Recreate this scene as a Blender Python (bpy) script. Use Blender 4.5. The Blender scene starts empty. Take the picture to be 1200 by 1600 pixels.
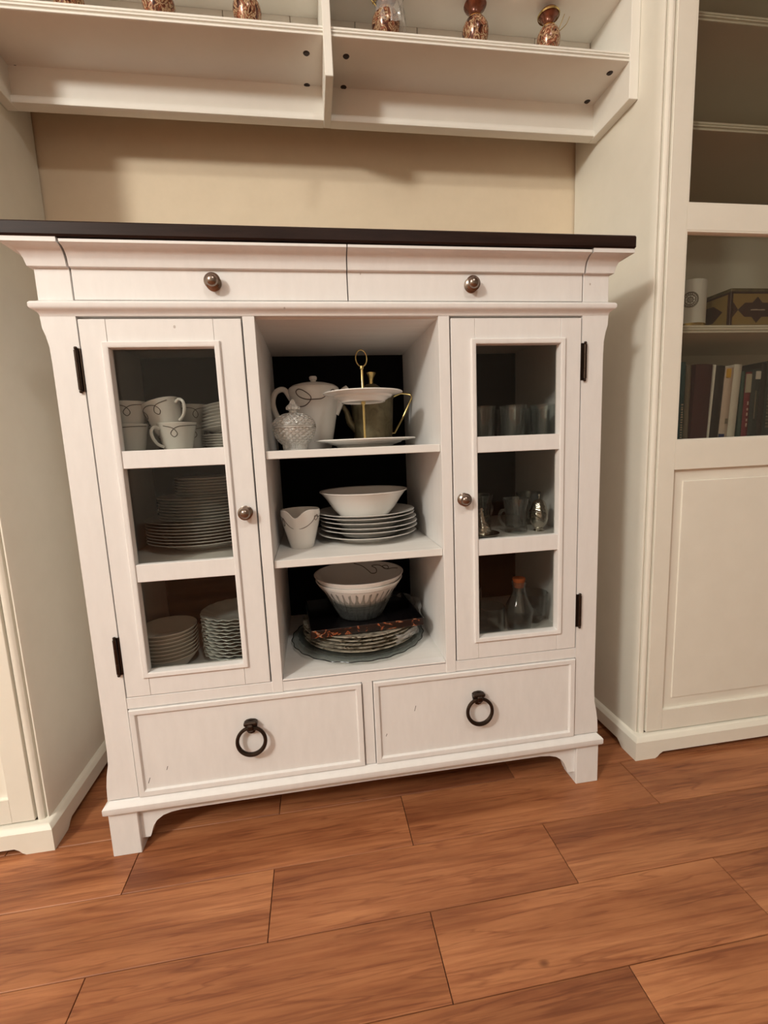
import bpy, bmesh, math, random
from mathutils import Vector, Matrix
random.seed(7)
PI = math.pi
scene = bpy.context.scene
C = scene.collection

# ------------------------------------------------------------------ camera
FPX = 720.39
cam_d = bpy.data.cameras.new('camera'); cam = bpy.data.objects.new('camera', cam_d); C.objects.link(cam)
cam_d.sensor_fit = 'HORIZONTAL'; cam_d.sensor_width = 36.0; cam_d.lens = 36.0 * FPX / 1200.0
cam_d.clip_start = 0.02
def cam_matrix(loc, pitch, yaw, roll):
    cy, sy, cp, sp = math.cos(yaw), math.sin(yaw), math.cos(pitch), math.sin(pitch)
    f = Vector((-sy*cp, cy*cp, sp)); r = Vector((cy, sy, 0)); u = r.cross(f)
    R = r*math.cos(roll) + u*math.sin(roll); U = -r*math.sin(roll) + u*math.cos(roll)
    m = Matrix((R, U, -f)).transposed().to_4x4(); m.translation = Vector(loc); return m
cam.matrix_world = cam_matrix((-0.07775, -0.86609, 0.77331), -0.145608, -0.144969, -0.041693)
scene.camera = cam

# ------------------------------------------------------------------ world, exposure
w = bpy.data.worlds.new('world'); scene.world = w; w.use_nodes = True
w.node_tree.nodes['Background'].inputs[0].default_value = (1.0, 0.86, 0.70, 1)
w.node_tree.nodes['Background'].inputs[1].default_value = 0.05
vs = scene.view_settings
vs.view_transform = 'Standard'; vs.look = 'None'; vs.gamma = 1.0; vs.use_curve_mapping = False
vs.exposure = -0.50
CEIL = 2.45
# the room's own lamps, both outside the picture: the hanging lamp in front to the left (shadows of the
# left bookcase, knobs and rings fall to the right) and a ceiling lamp (lit moulding tops, shade under the knobs)
LAMP_COL = (1.0, 0.985, 0.91)
ld = bpy.data.lights.new('hanging_lamp_left_offscreen', 'POINT'); ld.energy = 190.0; ld.shadow_soft_size = 0.16; ld.color = LAMP_COL
lo = bpy.data.objects.new('hanging_lamp_left_offscreen', ld); C.objects.link(lo); lo.location = (-1.75, -1.85, 1.98)
ld = bpy.data.lights.new('ceiling_lamp_offscreen', 'AREA'); ld.shape = 'DISK'; ld.size = 0.30; ld.energy = 18.0; ld.color = LAMP_COL
lo = bpy.data.objects.new('ceiling_lamp_offscreen', ld); C.objects.link(lo); lo.location = (0.3, -1.7, CEIL-0.04)

# ------------------------------------------------------------------ materials
def srgb(r, g, b):
    f = lambda c: (c/255/12.92) if c/255 <= 0.04045 else ((c/255+0.055)/1.055)**2.4
    return (f(r), f(g), f(b), 1)
class NT:
    def __init__(s, name):
        s.m = bpy.data.materials.new(name); s.m.use_nodes = True
        s.t = s.m.node_tree; s.b = s.t.nodes['Principled BSDF']; s.out = s.t.nodes['Material Output']
    def n(s, ty, **kw):
        n = s.t.nodes.new(ty)
        for k, v in kw.items():
            if k.startswith('i_'):
                key = k[2:]; key = int(key) if key.isdigit() else key.replace('_', ' ')
                n.inputs[key].default_value = v
            else: setattr(n, k, v)
        return n
    def l(s, a, b): s.t.links.new(a, b)
    def coords(s, scale, kind='Position'):
        if kind == 'Position': src = s.n('ShaderNodeNewGeometry').outputs['Position']
        else: src = s.n('ShaderNodeTexCoord').outputs['Object']
        mp = s.n('ShaderNodeMapping'); mp.inputs['Scale'].default_value = scale
        s.l(src, mp.inputs['Vector']); return mp.outputs['Vector']
    def ramp(s, fac, stops):
        r = s.n('ShaderNodeValToRGB'); e = r.color_ramp.elements
        while len(e) < len(stops): e.new(0.5)
        for i, (p, c) in enumerate(stops): e[i].position = p; e[i].color = c
        s.l(fac, r.inputs['Fac']); return r.outputs['Color']
    def mix(s, fac, a, b, mode='MIX'):
        m = s.n('ShaderNodeMix', data_type='RGBA', blend_type=mode)
        for v, key in ((fac, 0), (a, 6), (b, 7)):
            if hasattr(v, 'links'): s.l(v, m.inputs[key])
            else: m.inputs[key].default_value = v
        return m.outputs[2]
    def bump(s, h, strength, dist=0.001):
        b = s.n('ShaderNodeBump'); b.inputs['Strength'].default_value = strength; b.inputs['Distance'].default_value = dist
        s.l(h, b.inputs['Height']); s.l(b.outputs['Normal'], s.b.inputs['Normal'])
M = {}
def simple(name, col, rough=0.5, metal=0.0, spec=0.5, coat=0.0):
    t = NT(name); t.b.inputs['Base Color'].default_value = col; t.b.inputs['Roughness'].default_value = rough
    t.b.inputs['Metallic'].default_value = metal; t.b.inputs['Specular IOR Level'].default_value = spec
    t.b.inputs['Coat Weight'].default_value = coat
    # a touch of uneven wear in the gloss
    nz = t.n('ShaderNodeTexNoise', i_Scale=40.0, i_Detail=3.0); t.l(t.coords((1,1,1)), nz.inputs['Vector'])
    mr = t.n('ShaderNodeMapRange'); mr.inputs['To Min'].default_value = max(0, rough-0.04); mr.inputs['To Max'].default_value = min(1, rough+0.05)
    t.l(nz.outputs['Fac'], mr.inputs['Value']); t.l(mr.outputs['Result'], t.b.inputs['Roughness'])
    M[name] = t.m; return t
def paint(name, a, b, grain=(60, 60, 7), rough=0.5, speck=None):
    t = NT(name)
    n1 = t.n('ShaderNodeTexNoise', i_Scale=1.0, i_Detail=6.0, i_Roughness=0.6); t.l(t.coords(grain), n1.inputs['Vector'])
    col = t.ramp(n1.outputs['Fac'], [(0.3, a), (0.75, b)])
    if speck:
        v = t.n('ShaderNodeTexVoronoi', i_Scale=1.0); t.l(t.coords((26, 26, 19)), v.inputs['Vector'])
        n2 = t.n('ShaderNodeTexNoise', i_Scale=9.0, i_Detail=2.0); t.l(t.coords((1,1,1)), n2.inputs['Vector'])
        lt = t.n('ShaderNodeMath', operation='LESS_THAN', i_1=0.05); t.l(v.outputs['Distance'], lt.inputs[0])
        gt = t.n('ShaderNodeMath', operation='GREATER_THAN', i_1=0.56); t.l(n2.outputs['Fac'], gt.inputs[0])
        mu = t.n('ShaderNodeMath', operation='MULTIPLY'); t.l(lt.outputs[0], mu.inputs[0]); t.l(gt.outputs[0], mu.inputs[1])
        mu2 = t.n('ShaderNodeMath', operation='MULTIPLY', i_1=0.55); t.l(mu.outputs[0], mu2.inputs[0])
        col = t.mix(mu2.outputs[0], col, speck)
    t.l(col, t.b.inputs['Base Color']); t.b.inputs['Roughness'].default_value = rough
    t.b.inputs['Specular IOR Level'].default_value = 0.35
    t.bump(n1.outputs['Fac'], 0.07, 0.0005)
    M[name] = t.m; return t
paint('white_paint', (0.78, 0.755, 0.735, 1), (0.83, 0.805, 0.785, 1), (60, 60, 16), 0.5, speck=(0.30, 0.22, 0.17, 1))
paint('white_shelf', (0.74, 0.715, 0.68, 1), (0.81, 0.785, 0.75, 1), (6, 60, 60), 0.5)
paint('cream_paint', (0.84, 0.80, 0.70, 1), (0.88, 0.84, 0.74, 1), (14, 14, 14), 0.42)
paint('bridge_paint', (0.85, 0.82, 0.75, 1), (0.89, 0.86, 0.79, 1), (14, 14, 14), 0.45)
paint('wall_paint', (0.78, 0.645, 0.475, 1), (0.82, 0.68, 0.505, 1), (25, 25, 25), 0.85)
paint('room_paint', (0.70, 0.66, 0.58, 1), (0.73, 0.69, 0.61, 1), (25, 25, 25), 0.85)
paint('ceiling_paint', (0.78, 0.76, 0.72, 1), (0.82, 0.80, 0.76, 1), (25, 25, 25), 0.9)
simple('black_back', srgb(10, 8, 8), 0.8, spec=0.15)
simple('dark_seam', srgb(60, 45, 38), 0.8)
simple('bronze', srgb(62, 50, 42), 0.33, 0.9)
simple('nickel', srgb(142, 128, 118), 0.25, 1.0)
simple('silver', srgb(205, 200, 190), 0.22, 1.0)
simple('gold', srgb(206, 182, 122), 0.25, 1.0)
simple('porcelain', (0.80, 0.765, 0.72, 1), 0.16, coat=0.3)
simple('cream_china', (0.80, 0.74, 0.66, 1), 0.2)
simple('grey_china', (0.66, 0.68, 0.64, 1), 0.2)
simple('scroll_grey', srgb(92, 80, 74), 0.4)
simple('cork', srgb(190, 95, 45), 0.8)
simple('black_lacquer', srgb(15, 12, 13), 0.25)
simple('screw_metal', srgb(70, 62, 60), 0.4, 0.8)

def wood_top():
    t = NT('walnut'); n = t.n('ShaderNodeTexNoise', i_Scale=1.0, i_Detail=7.0, i_Roughness=0.65); t.l(t.coords((5, 60, 60)), n.inputs['Vector'])
    t.l(t.ramp(n.outputs['Fac'], [(0.3, srgb(30, 18, 15)), (0.6, srgb(48, 32, 26)), (0.8, srgb(62, 43, 35))]), t.b.inputs['Base Color'])
    t.b.inputs['Roughness'].default_value = 0.45; t.b.inputs['Specular IOR Level'].default_value = 0.15; t.bump(n.outputs['Fac'], 0.15, 0.0005); M['walnut'] = t.m
wood_top()
def wood_floor():
    t = NT('floor_wood'); oi = t.n('ShaderNodeObjectInfo')
    geo = t.n('ShaderNodeNewGeometry')
    off = t.n('ShaderNodeVectorMath', operation='SCALE'); off.inputs[0].default_value = (37.0, 23.0, 5.0); t.l(oi.outputs['Random'], off.inputs['Scale'])
    add = t.n('ShaderNodeVectorMath', operation='ADD'); t.l(geo.outputs['Position'], add.inputs[0]); t.l(off.outputs[0], add.inputs[1])
    def noise(scale, detail, rough=0.6, dist=0.0):
        mp = t.n('ShaderNodeMapping'); mp.inputs['Scale'].default_value = scale; t.l(add.outputs[0], mp.inputs['Vector'])
        n = t.n('ShaderNodeTexNoise', i_Scale=1.0, i_Detail=detail, i_Roughness=rough, i_Distortion=dist); t.l(mp.outputs['Vector'], n.inputs['Vector']); return n.outputs['Fac']
    big = noise((1.9, 12, 1), 5.0, 0.55, 0.5)
    fine = noise((14, 230, 1), 4.0, 0.6, 0.3)
    streak = noise((4.2, 88, 1), 8.0, 0.62, 0.8)
    vein = noise((1.9, 34, 1), 4.0, 0.5, 0.9)
    c1 = t.ramp(big, [(0.30, srgb(134, 75, 36)), (0.50, srgb(168, 102, 54)), (0.70, srgb(194, 126, 74))])
    c2 = t.ramp(streak, [(0.28, srgb(122, 74, 46)), (0.42, srgb(196, 156, 126)), (0.55, (1, 1, 1, 1))])
    col = t.mix(0.42, c1, c2, 'MULTIPLY')
    c3 = t.ramp(fine, [(0.25, (0.72, 0.66, 0.62, 1)), (0.6, (1, 1, 1, 1))])
    col = t.mix(0.6, col, c3, 'MULTIPLY')
    vr = t.ramp(vein, [(0.475, (1, 1, 1, 1)), (0.497, srgb(150, 100, 72)), (0.503, srgb(150, 100, 72)), (0.53, (1, 1, 1, 1))])
    col = t.mix(0.36, col, vr, 'MULTIPLY')
    # knots
    mp = t.n('ShaderNodeMapping'); mp.inputs['Scale'].default_value = (4.2, 6.4, 0.01); t.l(add.outputs[0], mp.inputs['Vector'])
    v = t.n('ShaderNodeTexVoronoi', i_Scale=1.0); t.l(mp.outputs['Vector'], v.inputs['Vector'])
    kn = t.ramp(v.outputs['Distance'], [(0.022, srgb(88, 44, 24)), (0.05, (1, 1, 1, 1))])
    col = t.mix(0.75, col, kn, 'MULTIPLY')
    hv = t.n('ShaderNodeHueSaturation'); t.l(col, hv.inputs['Color']); hv.inputs['Saturation'].default_value = 0.93
    mr = t.n('ShaderNodeMapRange'); mr.inputs['To Min'].default_value = 0.97; mr.inputs['To Max'].default_value = 1.10; t.l(oi.outputs['Random'], mr.inputs['Value'])
    t.l(mr.outputs['Result'], hv.inputs['Value'])
    t.l(hv.outputs['Color'], t.b.inputs['Base Color'])
    rr = t.n('ShaderNodeMapRange'); rr.inputs['To Min'].default_value = 0.36; rr.inputs['To Max'].default_value = 0.5; t.l(fine, rr.inputs['Value']); t.l(rr.outputs['Result'], t.b.inputs['Roughness'])
    t.b.inputs['Specular IOR Level'].default_value = 0.4
    t.bump(fine, 0.12, 0.0006); M['floor_wood'] = t.m
wood_floor()
simple('floor_joint', srgb(74, 40, 24), 0.7)
def glass(name, tint, strength=1.0, rough=0.02, ior=1.5, body=None, body_fac=0.0):
    """thin clear glass: transparent body, Fresnel reflection"""
    t = NT(name); t.t.nodes.remove(t.b)
    tr = t.n('ShaderNodeBsdfTransparent'); tr.inputs['Color'].default_value = tint
    gl = t.n('ShaderNodeBsdfGlossy'); gl.inputs['Roughness'].default_value = rough
    fr = t.n('ShaderNodeFresnel'); ge = t.n('ShaderNodeNewGeometry')
    ir = t.n('ShaderNodeMapRange'); ir.inputs['To Min'].default_value = ior; ir.inputs['To Max'].default_value = 1/ior   # same reflectance on both faces of the sheet
    t.l(ge.outputs['Backfacing'], ir.inputs['Value']); t.l(ir.outputs['Result'], fr.inputs['IOR'])
    mu = t.n('ShaderNodeMath', operation='MULTIPLY', i_1=strength, use_clamp=True); t.l(fr.outputs[0], mu.inputs[0])
    nz = t.n('ShaderNodeTexNoise', i_Scale=3.0); t.l(t.coords((1,1,1)), nz.inputs['Vector'])
    bp = t.n('ShaderNodeBump'); bp.inputs['Strength'].default_value = 0.02; t.l(nz.outputs['Fac'], bp.inputs['Height']); t.l(bp.outputs['Normal'], gl.inputs['Normal'])
    base = tr.outputs[0]
    if body:
        df = t.n('ShaderNodeBsdfDiffuse'); df.inputs['Color'].default_value = body
        m0 = t.n('ShaderNodeMixShader'); m0.inputs[0].default_value = body_fac; t.l(tr.outputs[0], m0.inputs[1]); t.l(df.outputs[0], m0.inputs[2]); base = m0.outputs[0]
    mx = t.n('ShaderNodeMixShader'); t.l(mu.outputs[0], mx.inputs[0]); t.l(base, mx.inputs[1]); t.l(gl.outputs[0], mx.inputs[2])
    t.l(mx.outputs[0], t.out.inputs['Surface']); M[name] = t.m
glass('pane_glass', (0.86, 0.86, 0.84, 1), 0.5, 0.0)
glass('clear_glass', (0.93, 0.95, 0.94, 1), 1.9, 0.03, 1.5, (0.8, 0.85, 0.83, 1), 0.022)
glass('ribbed_glass', (0.90, 0.92, 0.90, 1), 3.2, 0.05, 1.5, (0.8, 0.84, 0.80, 1), 0.08)
glass('door_glass', (0.79, 0.78, 0.74, 1), 0.9, 0.0)
glass('cut_crystal', (0.90, 0.89, 0.86, 1), 4.0, 0.05, 1.55, (0.88, 0.85, 0.79, 1), 0.42)
glass('plastic_film', (0.95, 0.94, 0.92, 1), 1.6, 0.12, 1.5, (0.9, 0.87, 0.82, 1), 0.22)
def mottled(name, stops, scale, rough=0.25, metal=0.0):
    t = NT(name); n = t.n('ShaderNodeTexNoise', i_Scale=1.0, i_Detail=5.0, i_Distortion=1.2); t.l(t.coords(scale), n.inputs['Vector'])
    t.l(t.ramp(n.outputs['Fac'], stops), t.b.inputs['Base Color']); t.b.inputs['Roughness'].default_value = rough; t.b.inputs['Metallic'].default_value = metal; M[name] = t.m
mottled('cloisonne', [(0.34, srgb(58, 30, 22)), (0.42, srgb(122, 66, 46)), (0.48, srgb(206, 176, 138)), (0.53, srgb(84, 44, 28)), (0.60, srgb(166, 98, 70)), (0.66, srgb(214, 186, 150)), (0.74, srgb(60, 52, 40))], (85, 85, 60), 0.2, 0.2)
mottled('bronze_neck', [(0.3, srgb(84, 44, 30)), (0.7, srgb(134, 78, 54))], (60, 60, 60), 0.22, 0.35)
mottled('antique_gold', [(0.3, srgb(92, 84, 62)), (0.5, srgb(110, 100, 74)), (0.7, srgb(124, 112, 84))], (60, 60, 40), 0.42, 0.45)
mottled('floral_band', [(0.40, srgb(20, 12, 11)), (0.575, srgb(28, 15, 13)), (0.61, srgb(176, 92, 52)), (0.635, srgb(30, 15, 13)), (0.68, srgb(186, 164, 136)), (0.70, srgb(28, 14, 12))], (55, 55, 80), 0.3)
mottled('silvered_rim', [(0.35, srgb(120, 112, 100)), (0.5, srgb(214, 204, 184)), (0.65, srgb(96, 84, 66))], (30, 30, 150), 0.25, 0.4)

# ------------------------------------------------------------------ mesh helpers
class MB:
    def __init__(s): s.bm = bmesh.new()
    def box(s, x0, x1, y0, y1, z0, z1, bev=0.0, seg=1):
        x0, x1 = min(x0, x1), max(x0, x1); y0, y1 = min(y0, y1), max(y0, y1); z0, z1 = min(z0, z1), max(z0, z1)
        vs = [s.bm.verts.new(p) for p in ((x0,y0,z0),(x1,y0,z0),(x1,y1,z0),(x0,y1,z0),(x0,y0,z1),(x1,y0,z1),(x1,y1,z1),(x0,y1,z1))]
        fs = [s.bm.faces.new([vs[i] for i in f]) for f in ((0,3,2,1),(4,5,6,7),(0,1,5,4),(1,2,6,5),(2,3,7,6),(3,0,4,7))]
        if bev > 0:
            ed = list({e for f in fs for e in f.edges})
            bmesh.ops.bevel(s.bm, geom=ed, offset=bev, segments=seg, affect='EDGES', profile=0.5)
        return s
    def prism(s, prof, axis, a0, a1):
        """closed 2-D outline extruded along an axis; prof gives the two other coordinates in xyz order"""
        def P(u, v, a): return {'x': (a, u, v), 'y': (u, a, v), 'z': (u, v, a)}[axis]
        n = len(prof); A = [s.bm.verts.new(P(u, v, a0)) for u, v in prof]; B = [s.bm.verts.new(P(u, v, a1)) for u, v in prof]
        s.bm.faces.new(A); s.bm.faces.new(B[::-1])
        for i in range(n): s.bm.faces.new((A[i], B[i], B[(i+1) % n], A[(i+1) % n]))
        return s
    def strips(s, sections, closed_prof=True, closed_path=False, cap=True):
        rows = [[s.bm.verts.new(p) for p in sec] for sec in sections]
        n = len(rows[0]); m = len(rows)
        for j in range(m if closed_path else m-1):
            a, b = rows[j], rows[(j+1) % m]
            for i in range(n if closed_prof else n-1):
                s.bm.faces.new((a[i], a[(i+1) % n], b[(i+1) % n], b[i]))
        if cap and closed_prof and not closed_path:
            s.bm.faces.new(rows[0][::-1]); s.bm.faces.new(rows[-1])
        return s
    def lathe(s, prof, seg=32, cx=0, cy=0, cz=0, disp=None, closed=False):
        """prof: list of (r, z) from the bottom outside round to the end; r=0 ends close the shape"""
        rows = []
        for k, (r, z) in enumerate(prof):
            if r < 1e-6: rows.append([s.bm.verts.new((cx, cy, cz+z))]); continue
            row = []
            for i in range(seg):
                a = 2*PI*i/seg; rr, zz = r, z
                if disp: rr, zz = disp(a, r, z, k)
                row.append(s.bm.verts.new((cx+rr*math.cos(a), cy+rr*math.sin(a), cz+zz)))
            rows.append(row)
        idx = list(range(len(rows)-1)) + ([len(rows)-1] if closed else [])
        for j in idx:
            a, b = rows[j], rows[(j+1) % len(rows)]
            for i in range(seg):
                i2 = (i+1) % seg
                if len(a) == 1 and len(b) == 1: break
                if len(a) == 1: s.bm.faces.new((a[0], b[i2], b[i]))
                elif len(b) == 1: s.bm.faces.new((a[i], a[i2], b[0]))
                else: s.bm.faces.new((a[i], a[i2], b[i2], b[i]))
        return s
    def tube(s, pts, rad, seg=8, closed=False):
        pts = [Vector(p) for p in pts]; n = len(pts); rads = rad if isinstance(rad, (list, tuple)) else [rad]*n
        rows = []; prev = None
        for i, p in enumerate(pts):
            if closed: t = pts[(i+1) % n] - pts[i-1]
            else: t = pts[min(i+1, n-1)] - pts[max(i-1, 0)]
            t.normalize()
            if prev is None:
                up = Vector((0,0,1)) if abs(t.z) < 0.9 else Vector((1,0,0))
                a = t.cross(up).normalized()
            else:
                a = (prev - t*prev.dot(t)).normalized()
            prev = a; b = t.cross(a)
            rows.append([p + (a*math.cos(2*PI*k/seg) + b*math.sin(2*PI*k/seg))*rads[i] for k in range(seg)])
        return s.strips(rows, True, closed, True)
    def xf(s, m, verts=None):
        bmesh.ops.transform(s.bm, matrix=m, verts=verts or s.bm.verts[:]); return s
    def mesh(s, name, smooth=True, angle=35):
        bmesh.ops.recalc_face_normals(s.bm, faces=s.bm.faces[:])
        me = bpy.data.meshes.new(name); s.bm.to_mesh(me); s.bm.free()
        if smooth:
            me.polygons.foreach_set('use_smooth', [True]*len(me.polygons)); me.set_sharp_from_angle(angle=math.radians(angle))
        return me
def world_loc(p):
    v = Vector((0,0,0))
    while p: v = v + p.location; p = p.parent
    return v
def obj(name, mb, mat, parent=None, smooth=True, angle=35):
    """links a mesh given in world coordinates; its origin goes to the middle of its base"""
    me = mb.mesh(name, smooth, angle) if isinstance(mb, MB) else mb
    co = [v.co for v in me.vertices]
    o0 = Vector(((min(c.x for c in co)+max(c.x for c in co))/2, (min(c.y for c in co)+max(c.y for c in co))/2, min(c.z for c in co)))
    me.transform(Matrix.Translation(-o0)); me.materials.append(M[mat])
    o = bpy.data.objects.new(name, me); C.objects.link(o)
    o.parent = parent; o.location = o0 - world_loc(parent); return o
def tag(o, label=None, cat=None, group=None, kind=None):
    for k, v in (('label', label), ('category', cat), ('group', group), ('kind', kind)):
        if v: o[k] = v
    return o
def thing(name, loc, label, cat, group=None):
    o = bpy.data.objects.new(name, None); C.objects.link(o); o.location = loc; o.empty_display_size = 0.05
    return tag(o, label, cat, group)
def struct(o): o['kind'] = 'structure'; return o
def inst(src, loc, rot=(0,0,0), label=None, cat=None, group=None, name=None, parent=None):
    """copy of a one-mesh thing or of a thing with parts, sharing mesh data"""
    def rec(o, par):
        c = o.copy(); C.objects.link(c); c.parent = par
        for ch in list(o.children): rec(ch, c)
        return c
    c = rec(src, parent); c.location = loc; c.rotation_euler = rot
    return tag(c, label, cat, group)
def arc(cx, cy, r, a0, a1, n):
    return [(cx + r*math.cos(math.radians(a0+(a1-a0)*i/n)), cy + r*math.sin(math.radians(a0+(a1-a0)*i/n))) for i in range(n+1)]
def smoothpts(pts, n=6):
    """Catmull-Rom through the points"""
    P = [Vector(p) if len(p) == 3 else Vector((p[0], p[1], 0)) for p in pts]; P = [2*P[0]-P[1]] + P + [2*P[-1]-P[-2]]; out = []
    for i in range(1, len(P)-2):
        for k in range(n):
            t = k/n; a, b, c, d = P[i-1:i+3]
            out.append(0.5*((2*b) + (-a+c)*t + (2*a-5*b+4*c-d)*t*t + (-a+3*b-3*c+d)*t**3))
    out.append(P[-2]); return out

# ------------------------------------------------------------------ the room
WY = 0.378          # face of the wall behind the furniture
struct(obj('wall_back', MB().box(-3.4, 3.4, WY, WY+0.12, 0, CEIL), 'wall_paint'))
struct(obj('wall_left', MB().box(-3.5, -3.4, -4.6, WY+0.12, 0, CEIL), 'room_paint'))
struct(obj('wall_right', MB().box(3.4, 3.5, -4.6, WY+0.12, 0, CEIL), 'room_paint'))
struct(obj('wall_front', MB().box(-3.5, 3.5, -4.7, -4.6, 0, CEIL), 'room_paint'))
struct(obj('ceiling', MB().box(-3.5, 3.5, -4.7, WY+0.12, CEIL, CEIL+0.1), 'ceiling_paint'))
floor = struct(obj('floor', MB().box(-3.5, 3.5, -4.7, WY+0.12, -0.06, -0.0028), 'floor_joint'))
# planks: rows 131 mm wide along x, every other row shifted by half a plank
PL, PW, GAP = 0.532, 0.1308, 0.0014
pm = MB().box(-PL/2+GAP/2, PL/2-GAP/2, -PW/2+GAP/2, PW/2-GAP/2, -0.012, 0.0, 0.0006).mesh('plank', False); pm.materials.append(M['floor_wood'])
far = MB()
for r in range(-3, 36):
    ytop = 0.0455 - r*PW; j0 = 0.0667 if r % 2 == 0 else 0.3340
    yc = ytop - PW/2
    if yc + PW/2 > WY + 0.1: continue
    for k in range(-8, 8):
        xc = j0 + (k+0.5)*PL
        if abs(xc) > 3.4: continue
        if -1.75 < xc < 1.75 and yc > -1.25:
            p = bpy.data.objects.new('plank', pm); C.objects.link(p); p.parent = floor; p.location = Vector((xc, yc, 0)) - floor.location
        elif yc > -4.6:
            far.box(xc-PL/2+GAP/2, xc+PL/2-GAP/2, yc-PW/2+GAP/2, yc+PW/2-GAP/2, -0.012, 0.0)
tag(obj('plank_field', far, 'floor_wood', floor, False), kind='stuff')
# ------------------------------------------------------------------ sideboard
SB = thing('sideboard', (0, 0.18, 0), 'white painted sideboard with dark walnut top, glazed doors and open middle shelves', 'sideboard')
def sb(name, mb, mat='white_paint', parent=SB, **k): return obj(name, mb, mat, parent, **k)
BK = 0.352           # front of the back panel
X1, X2, X3 = 0.4521, 0.1872, 0.165
sb('top', MB().box(-0.537, 0.537, -0.034, 0.372, 1.1135, 1.1355, 0.0025, 1), 'walnut', smooth=False)
# crown profile (depth d in front of the post face, height)
crown = [(0.0, 1.0775), (0.0065, 1.0785), (0.0075, 1.083)] + [(0.0285-0.0205*math.cos(math.radians(a)), 1.083+0.0225*math.sin(math.radians(a))) for a in (15, 32, 50, 70, 90)] + [(0.0305, 1.1062), (0.0305, 1.1135)]
def post(s):
    # straight post with a hollowed outer edge
    out = [(0.1215, 0.508), (0.150, 0.5065), (0.172, 0.5035), (0.195, 0.4985), (0.225, 0.4970), (0.93, 0.4970), (0.955, 0.4978), (0.972, 0.5010), (0.985, 0.5050), (1.0035, 0.5062)]
    prof = [(s*X1, 0.1215)] + [(s*x, z) for z, x in out] + [(s*X1, 1.0035)]
    b = MB().prism(prof, 'y', 0.0, 0.05); sb('post', b)
    sb('post_block', MB().box(s*X1, s*0.505, 0.0, 0.05, 1.0279, 1.1135, 0.0006))
    # crown returning round the corner
    secs = []
    P = [(d, z) for d, z in crown] + [(-0.01, 1.1135), (-0.01, 1.0775)]
    secs.append([(s*(X1+0.0012), -d, z) for d, z in P]); secs.append([(s*(0.505+d), -d, z) for d, z in P]); secs.append([(s*(0.505+d), 0.36, z) for d, z in P])
    sb('crown_corner', MB().strips(secs))
    sb('side_panel', MB().box(s*0.474, s*0.495, 0.02, 0.36, 0.095, 1.1135))
    sb('foot', MB().box(s*0.4585, s*0.5113, 0.0, 0.052, 0.0, 0.097, 0.0012))
    sb('rear_foot', MB().box(s*0.4585, s*0.5, 0.31, 0.36, 0.0, 0.097, 0.0012))
    sb('divider', MB().box(s*X3, s*0.1856, 0.0, BK, 0.3015, 1.0035, 0.0007))
for s in (-1, 1): post(s)
def ring_molding(prof, hx, y1):
    """profile (d, z) carried round left side, front and right side with mitred corners"""
    secs = [[(-hx-d, y1, z) for d, z in prof], [(-hx-d, -d, z) for d, z in prof], [(hx+d, -d, z) for d, z in prof], [(hx+d, y1, z) for d, z in prof]]
    return MB().strips(secs)
sb('waist_molding', ring_molding([(-0.02, 1.0035), (0.0005, 1.0035), (0.002, 1.008), (0.006, 1.0115), (0.0095, 1.0135), (0.0112, 1.016), (0.0112, 1.0215), (0.009, 1.0245), (0.003, 1.0265), (0.0, 1.0279), (-0.02, 1.0279)], 0.505, 0.36))
sb('base_molding', ring_molding([(-0.02, 0.096), (0.0085, 0.096), (0.0105, 0.099), (0.0105, 0.1095), (0.008, 0.113), (0.003, 0.1165), (0.0, 0.1195), (-0.02, 0.1205)], 0.505, 0.36))
# apron with bracket ends
br = [(0.4590, 0.097), (0.4590, 0.0245), (0.4440, 0.0245)] + [(0.442, 0.028), (0.4395, 0.036), (0.4353, 0.0475), (0.428, 0.058), (0.4155, 0.067), (0.400, 0.0715), (0.380, 0.0738)]
sb('apron', MB().prism([(x, z) for x, z in br] + [(0.0, 0.0755)] + [(-x, z) for x, z in br[::-1]], 'y', 0.0095, 0.030))
sb('back_panel', MB().box(-0.476, 0.476, BK, 0.36, 0.098, 1.112), 'black_back')
sb('case_top', MB().box(-0.474, 0.474, 0.012, BK, 1.0005, 1.014), 'white_shelf')
sb('case_bottom', MB().box(-0.474, 0.474, 0.022, BK, 0.309, 0.3265), 'white_shelf')
sb('face_rail', MB().box(-X1, X1, 0.0008, 0.024, 0.3022, 0.3244, 0.0007))
sb('face_rail', MB().box(-X3+0.0005, X3-0.0005, 0.0008, 0.024, 0.322, 0.3268, 0.0006))
sb('drawer_stile', MB().box(-0.0104, 0.0104, 0.001, 0.03, 0.1205, 0.3022, 0.0007))
sb('dust_panel', MB().box(-0.474, 0.474, 0.024, BK, 0.098, 0.106), 'white_shelf')
for z in (0.7695, 0.5635):
    sb('shelf', MB().box(-X3+0.0006, X3-0.0006, 0.006, BK, z-0.0148, z, 0.0008), 'white_shelf')
    for s in (-1, 1): sb('shelf', MB().box(s*0.1866, s*0.4735, 0.032, BK, z-0.0148, z, 0.0008), 'white_shelf')
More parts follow.
